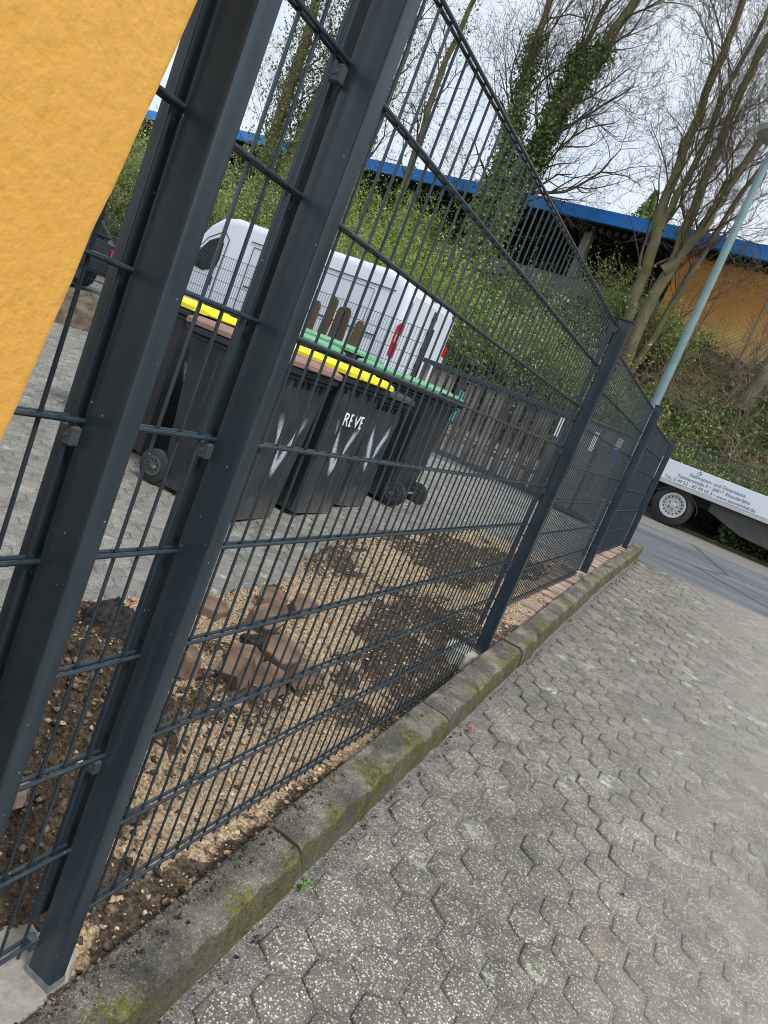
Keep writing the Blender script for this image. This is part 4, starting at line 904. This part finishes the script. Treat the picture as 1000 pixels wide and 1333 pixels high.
def tree(name, label, base, trunks, seed, group=None, maxlev=4, leaf=None, nleaf=0, ivy=0, ivyr=.3, ivyz=99, bmat='bark', lat=14, latL=2.4, lsize=.05):
    rr = random.Random(seed); t = empty(name, base, 0, label, 'tree', group); B = Vector(base)
    tb = MB(); S = []; tips = []; IV = []
    for pts, r0, r1_ in trunks:
        P = [Vector(p) - B for p in pts]; fine = []
        for i in range(len(P) - 1):
            for k in range(5): fine.append(P[i].lerp(P[i + 1], k / 5) + Vector((rr.gauss(0, .02), rr.gauss(0, .02), 0)))
        fine.append(P[-1]); N = len(fine)
        rad = [r0 + (r1_ - r0) * (i / (N - 1)) ** .8 for i in range(N)]; rad[0] *= 1.35
        tb.tube(fine, rad, 12)
        tot = sum((P[i + 1] - P[i]).length for i in range(len(P) - 1))
        for k in range(int(lat)):
            f = .22 + .78 * (k + rr.random()) / lat; i = min(N - 2, int(f * (N - 1))); p = fine[i]; d = (fine[i + 1] - fine[i]).normalized()
            ax = d.orthogonal().normalized(); ax.rotate(Matrix.Rotation(rr.uniform(0, 6.28), 3, d)); ang = rr.uniform(.4, .95)
            branch(S, tips, p, d * math.cos(ang) + ax * math.sin(ang), latL * rr.uniform(.6, 1.15) * (1.1 - .4 * f), max(.014, rad[i] * .3), 1, rr, maxlev)
        branch(S, tips, fine[-1], (fine[-1] - fine[-2]), latL, r1_, 1, rr, maxlev)
        if ivy:
            for _ in range(ivy):
                i = rr.randrange(0, N - 1); p = fine[i].lerp(fine[i + 1], rr.random())
                if p.z + B.z > ivyz: continue
                a = rr.uniform(0, 6.28); q = rad[i] + abs(rr.gauss(0, ivyr * .5)); IV.append((p.x + q * math.cos(a), p.y + q * math.sin(a), p.z + rr.gauss(0, .05)))
    tb.build('trunk', M[bmat], t, auto=60)
    segs_mesh('branches', S, M['twig'], t, 4)
    if ivy and IV: leaves('ivy', np.array(IV), rng.uniform(.04, .095, len(IV)), M['ivy'], seed, t, .6, .9)
    if leaf:
        T_ = np.array(tips); idx = rng.integers(0, len(T_), nleaf); P = T_[idx] + rng.normal(0, .06, (nleaf, 3)); leaves('buds', P, rng.uniform(.5, 1.2, nleaf) * lsize, M[leaf], seed + 1, t, .5, .6)
    return t
TG = 'bare spring trees on the bank in front of the hall'
tree('deciduous_tree', 'ivy-clad bare tree with two steep trunks crossing the blue fascia', (-6.4, 15.5, 2.6),
     [([(-6.45, 15.5, 2.6), (-6.25, 15.5, 4.67), (-6.14, 15.5, 5.98), (-5.95, 15.5, 7.7), (-5.53, 15.5, 9.05), (-5.2, 15.5, 10.6), (-5.0, 15.4, 12.5)], .22, .08),
      ([(-6.6, 15.45, 2.6), (-6.68, 15.5, 5.47), (-6.66, 15.5, 6.66), (-6.8, 15.5, 7.8), (-7.02, 15.5, 9.5), (-7.2, 15.5, 11.5)], .2, .06),
      ([(-6.05, 15.5, 6.4), (-5.95, 15.55, 7.6), (-6.0, 15.7, 9.2), (-5.9, 15.8, 11)], .13, .05)], 21, TG, ivy=8000, ivyr=.24, ivyz=9.6, lat=15, latL=2.6, leaf='spring', nleaf=8000, lsize=.036)
tree('deciduous_tree', 'bare tree splitting low into several mossy trunks beside the street lamp', (-2.35, 15.5, 2.6),
     [([(-2.3, 15.5, 2.7), (-2.55, 15.5, 4.4), (-2.66, 15.5, 5.54), (-2.85, 15.5, 6.55), (-2.95, 15.5, 8.23), (-2.99, 15.5, 10.1), (-3.1, 15.5, 12)], .165, .06),
      ([(-2.2, 15.45, 2.7), (-2.28, 15.45, 4.6), (-2.16, 15.5, 5.6), (-2.23, 15.5, 6.6), (-2.31, 15.5, 8.05), (-2.32, 15.5, 10), (-2.1, 15.5, 12)], .155, .06),
      ([(-2.22, 15.45, 5.4), (-1.9, 15.4, 6.3), (-1.75, 15.4, 7.5), (-1.3, 15.3, 9.3), (-1.0, 15.3, 11)], .12, .05),
      ([(-2.75, 15.5, 6.2), (-2.6, 15.6, 7.4), (-2.65, 15.6, 9), (-2.5, 15.6, 11)], .09, .04), ([(-2.1, 15.6, 2.8), (-1.8, 15.7, 5), (-1.5, 15.8, 7.5), (-.6, 15.8, 10.5)], .09, .03)], 22, TG, ivy=0, lat=13, latL=2.5, leaf='spring', nleaf=10000, lsize=.036)
tree('deciduous_tree', 'thickly ivy-covered tree seen in the gap between the two nearest posts', (-13.5, 15.8, 2.6),
     [([(-13.4, 15.8, 2.6), (-13.45, 15.8, 5.6), (-13.5, 15.8, 9), (-13.9, 15.8, 12.5)], .25, .08), ([(-12.9, 15.7, 2.6), (-12.6, 15.7, 5.6), (-12.3, 15.8, 9), (-12.0, 15.8, 12)], .2, .07)], 23, TG, ivy=6500, ivyr=.7, lat=10, latL=2.2, leaf='olive', nleaf=3000, lsize=.05)
tree('deciduous_tree', 'slender bare tree left of the ivy-clad pair, behind the near panel', (-9.6, 16.2, 2.9),
     [([(-9.6, 16.2, 2.9), (-9.3, 16.2, 6), (-9.5, 16.2, 9), (-9.2, 16.2, 12)], .13, .05), ([(-10.6, 16.4, 2.9), (-10.9, 16.4, 6), (-10.7, 16.3, 9), (-11.1, 16.2, 11.5)], .12, .04)], 24, TG, ivy=500, ivyr=.3, lat=10, latL=2.6, leaf='spring', nleaf=2600, lsize=.05)
tree('deciduous_tree', 'bare tree with fine twigs at the right edge behind the street lamp', (.3, 16.0, 3.4),
     [([(.3, 16, 3.3), (.5, 16.2, 6), (.9, 16.2, 9), (1.2, 16.2, 12)], .15, .06)], 25, TG, lat=9, latL=2.6)
# small conifer behind the hall roof
cf = empty('conifer', (-4.5, 21.5, 4.6), 0, 'small dark conifer showing above the blue fascia left of the mossy tree', 'tree')
b = MB(); b.tube([(0, 0, -.3), (0, 0, 4.4)], [.1, .02], 8); b.build('trunk', M['bark'], cf)
nn = 5200; z = 1.2 + 3.2 * rng.random(nn); a = rng.uniform(0, 6.28, nn); ra = (4.5 - z) * .32 * np.sqrt(rng.random(nn)) * (1 + .4 * np.sin(a * 5 + z * 6))
leaves('foliage', np.stack([ra * np.cos(a), ra * np.sin(a), z], 1), .13, M['ivy'], 5, cf, .2, .35)

# ground cover on the bank
def bank(n, x0, x1, y0, y1, seed, hmax=.25):
    r_ = np.random.default_rng(seed); x = r_.uniform(x0, x1, n); y = r_.uniform(y0, y1, n); z = gz(x, y) + hmax * r_.random(n) ** 1.5; return np.stack([x, y, z], 1)
P = bank(80000, -20, 5, 13.6, 17.2, 31, .3); k = (fbm(P[:, 0] * .7, P[:, 1] * 1.1 + 4, 3) - .08 * sstep(-2.5, 0, P[:, 0])) > -.06
tag(leaves('ivy_cover', P[k], rng.uniform(.04, .1, k.sum()), M['ivy'], 32, None, .9, .85), kind='stuff')
P = bank(26000, -18, 5, 13.5, 17.2, 33, .1); k = fbm(P[:, 0] * .7, P[:, 1] * 1.1 + 4, 3) < .12
tag(leaves('leaf_litter', P[k], rng.uniform(.04, .1, k.sum()), M['litter'], 34, None, 1.4, .7), kind='stuff')
def shrub(name, label, x, y, rx, ry, h, mat, n, seed, group=None, size=(.05, .1), stems=26, z0=None):
    n = int(n * 3.0)
    z0 = float(gz(np.array([x]), np.array([y]))[0]) if z0 is None else z0
    rr = random.Random(seed); r_ = np.random.default_rng(seed); t = empty(name, (x, y, z0), 0, label, 'shrub', group); S = []; tips = []
    for _ in range(stems):
        a = rr.uniform(0, 6.28); d = Vector((math.cos(a) * rx * .9, math.sin(a) * ry * .9, h)); branch(S, tips, (rr.gauss(0, rx * .35), rr.gauss(0, ry * .35), -.05), d, h * rr.uniform(.7, 1.1), .013, 2, rr, 4, .05, .2)
    segs_mesh('stems', S, M['stem'], t, 3)
    cl = r_.normal(size=(max(8, n // 90), 3)) * [rx * .5, ry * .5, h * .26] + [0, 0, h * .55]
    P = cl[r_.integers(0, len(cl), n)] + r_.normal(size=(n, 3)) * [rx * .17, ry * .17, h * .13]; P[:, 2] = np.abs(P[:, 2])
    tp = np.array(tips); k = n // 3; P[:k] = tp[r_.integers(0, len(tp), k)] + r_.normal(0, .05, (k, 3))
    leaves('foliage', P, r_.uniform(*size, n), M[mat], seed + 1, t, .5, .65); return t
SG = 'shrubs growing on the bank'
sp = [(-25.5, 15, 2, .9, 3.2, 'olive', 3000), (-22.5, 15, 2, .9, 3.2, 'olive', 4200), (-19.5, 14.8, 1.8, .9, 2.9, 'olive', 4200), (-17, 14.7, 1.6, .9, 2.8, 'olive', 5200), (-14.6, 14.6, 1.5, .8, 2.6, 'olive', 5200), (-12.2, 14.5, 1.5, .8, 2.5, 'olive', 7500), (-9.9, 14.5, 1.4, .8, 2.6, 'olive', 7500), (-7.9, 14.4, 1.3, .8, 2.5, 'spring', 7800), (-6.2, 14.3, 1.2, .8, 2.2, 'spring', 7000),
      (-4.6, 14.2, 1.1, .7, 1.9, 'olive', 6200), (-3.3, 14.4, 1.0, .7, 1.7, 'spring', 2600), (-1.9, 14.3, .9, .6, 1.1, 'spring', 1900), (-.6, 14.0, .8, .5, .8, 'olive', 1700), (.9, 14.1, .9, .5, .8, 'olive', 1700), (2.4, 14.2, 1, .5, .9, 'olive', 1700),
      (-10.9, 15.8, 1.3, .6, 2.0, 'spring', 3800), (-8.6, 15.9, 1.3, .6, 1.9, 'spring', 3800), (-4.9, 15.6, 1.0, .5, 1.3, 'olive', 2400), (-3.2, 16.0, .9, .5, 1.5, 'spring', 1900), (-1.7, 16.1, .6, .4, 1.0, 'spring', 700)]
LB = ['outermost shrub on the bank, far left', 'tall shrub on the bank behind the left edge of the parked car', 'olive shrub on the bank at the extreme left, mostly behind the yellow wall', 'tall olive shrub on the bank above the dark parked car', 'dense olive-green shrub on the bank left of the van cab', 'dense olive-green shrub on the bank above the van cab', 'broad olive shrub on the bank behind the van roof', 'fresh yellow-green shrub on the bank behind the van rear', 'fresh yellow-green shrub right of the van, below the ivy-clad trunks',
      'olive shrub on the bank above the plank fence', 'light green shrub on the bank, left of the tall posts', 'sparse bright green shrub behind the top of the second tall post', 'tangled olive shrub on the bank beside the lamp pole', 'tangled olive shrub directly above the trailer lettering', 'olive shrub above the right end of the trailer board',
      'yellow-green shrub high on the bank under the fascia at left', 'yellow-green shrub high on the bank left of the ivy-clad trunks', 'thin olive shrub high on the bank in front of the grey parapet', 'light green shrub at the foot of the mossy forked tree', 'sparse yellow-green shrub left of the orange wall']
for i, ((x, y, rx, ry, h, m, n), lb) in enumerate(zip(sp, LB)): shrub('shrub', lb, x, y, rx, ry, h, m, n, 60 + i, SG, size=(.035, .085) if m == 'olive' else (.035, .075))
# brambles: bare tangled stems over the bank at right
S = []; tp = []; rr = random.Random(5)
for _ in range(620):
    x = rr.uniform(-6, 4); y = rr.uniform(13.8, 16.8); z = float(gz(np.array([x]), np.array([y]))[0])
    branch(S, tp, (x, y, z), (rr.gauss(0, .8), rr.gauss(-.2, .5), 1), rr.uniform(.7, 1.8), rr.uniform(.006, .014), 3, rr, 4, -.06, .25)
tag(segs_mesh('bramble_stems', S, M['stem'], None, 3), kind='stuff')
# a few long thin saplings leaning over the bank
for i, (x, y, dx, h, lb) in enumerate(((-.2, 14.9, .5, 2.6, 'thin leaning sapling in front of the orange wall, left one'), (.35, 15.2, -.35, 2.9, 'thin sapling crossing the orange wall near the right edge'), (-1.2, 15.6, .2, 3.2, 'dark upright sapling between lamp pole and orange wall'))):
    z = float(gz(np.array([x]), np.array([y]))[0]); t = empty('sapling', (x, y, z), 0, lb, 'sapling', 'thin saplings on the bank'); rr = random.Random(70 + i); S = []; tp = []
    b = MB(); pts = [Vector((dx * (k / 8) ** 1.5 + rr.gauss(0, .02), 0, h * k / 8 - .05)) for k in range(9)]; b.tube(pts, [.03 - .003 * k for k in range(9)], 6); b.build('trunk', M['twig'], t, auto=60)
    for k in range(2, 9):
        for _ in range(2): branch(S, tp, pts[k], (rr.gauss(0, 1), rr.gauss(0, 1), .6), .9, .008, 2, rr, 4)
    segs_mesh('branches', S, M['twig'], t, 3)
# plants at the gutter below the trailer
P = bank(2500, .9, 4, 12.25, 13.3, 91, .3); tag(leaves('verge_plants', P, rng.uniform(.04, .1, len(P)), M['ivy'], 92, None, .8, .7), kind='stuff')
P = bank(1500, .9, 4, 12.15, 13.2, 93, .03); tag(leaves('verge_leaf_litter', P, rng.uniform(.03, .07, len(P)), M['litter'], 94, None, 2, .7), kind='stuff')
# fallen leaf, weeds, moss tufts
def fallen(x, y, z, s, rz, mat, label, name='fallen_leaf', cat='leaf'):
    b = MB(); V = [(0, -s, 0), (s * .5, -s * .2, .006), (s * .35, s * .6, .012), (0, s, .004), (-s * .4, s * .5, .01), (-s * .45, -s * .3, .003), (0, .1 * s, .001)]
    b.add(V, [(6, 0, 1), (6, 1, 2), (6, 2, 3), (6, 3, 4), (6, 4, 5), (6, 5, 0)]); b.add([(a, c, d - .0008) for a, c, d in V], [(1, 0, 6), (2, 1, 6), (3, 2, 6), (4, 3, 6), (5, 4, 6), (0, 5, 6)])
    o = b.build(name, mat, loc=(x, y, z)); o.rotation_euler = (.1, .1, rz); return tag(o, label, cat)
M['rust'] = simple('rust_brown_leaf', (.3, .08, .035), .8, .3)
fallen(.262, 1.83, float(Pv(1.83)) + .004, .016, .6, M['rust'], 'rust-red dry leaf lying on the paving beside the kerb')
fallen(.98, 1.42, float(Pv(1.42)) + .004, .011, 2.2, M['rust'], 'tiny dark red leaf lying alone on the hexagonal paving')
W_ = NT('weed_green').fin((.09, .2, .04), .5)
for i, (x, y) in enumerate(((.232, .66), (.225, 3.9), (.23, 7.35))):
    P = np.array([[x, y, float(Pv(y)) + .006]]) + r1.normal(0, [.008, .015, .003], (18 if i != 2 else 60, 3)); 
    if i == 2: P[:, 1] += r1.normal(0, .12, 60)
    o = leaves('weed', P, .016, W_, 200 + i, None, 1.5, .6); tag(o, ['small green weed in the joint at the foot of the near kerb', 'small weed in the kerb joint level with the second panel', 'yellow-green weeds at the far end of the kerb'][i], 'weed')
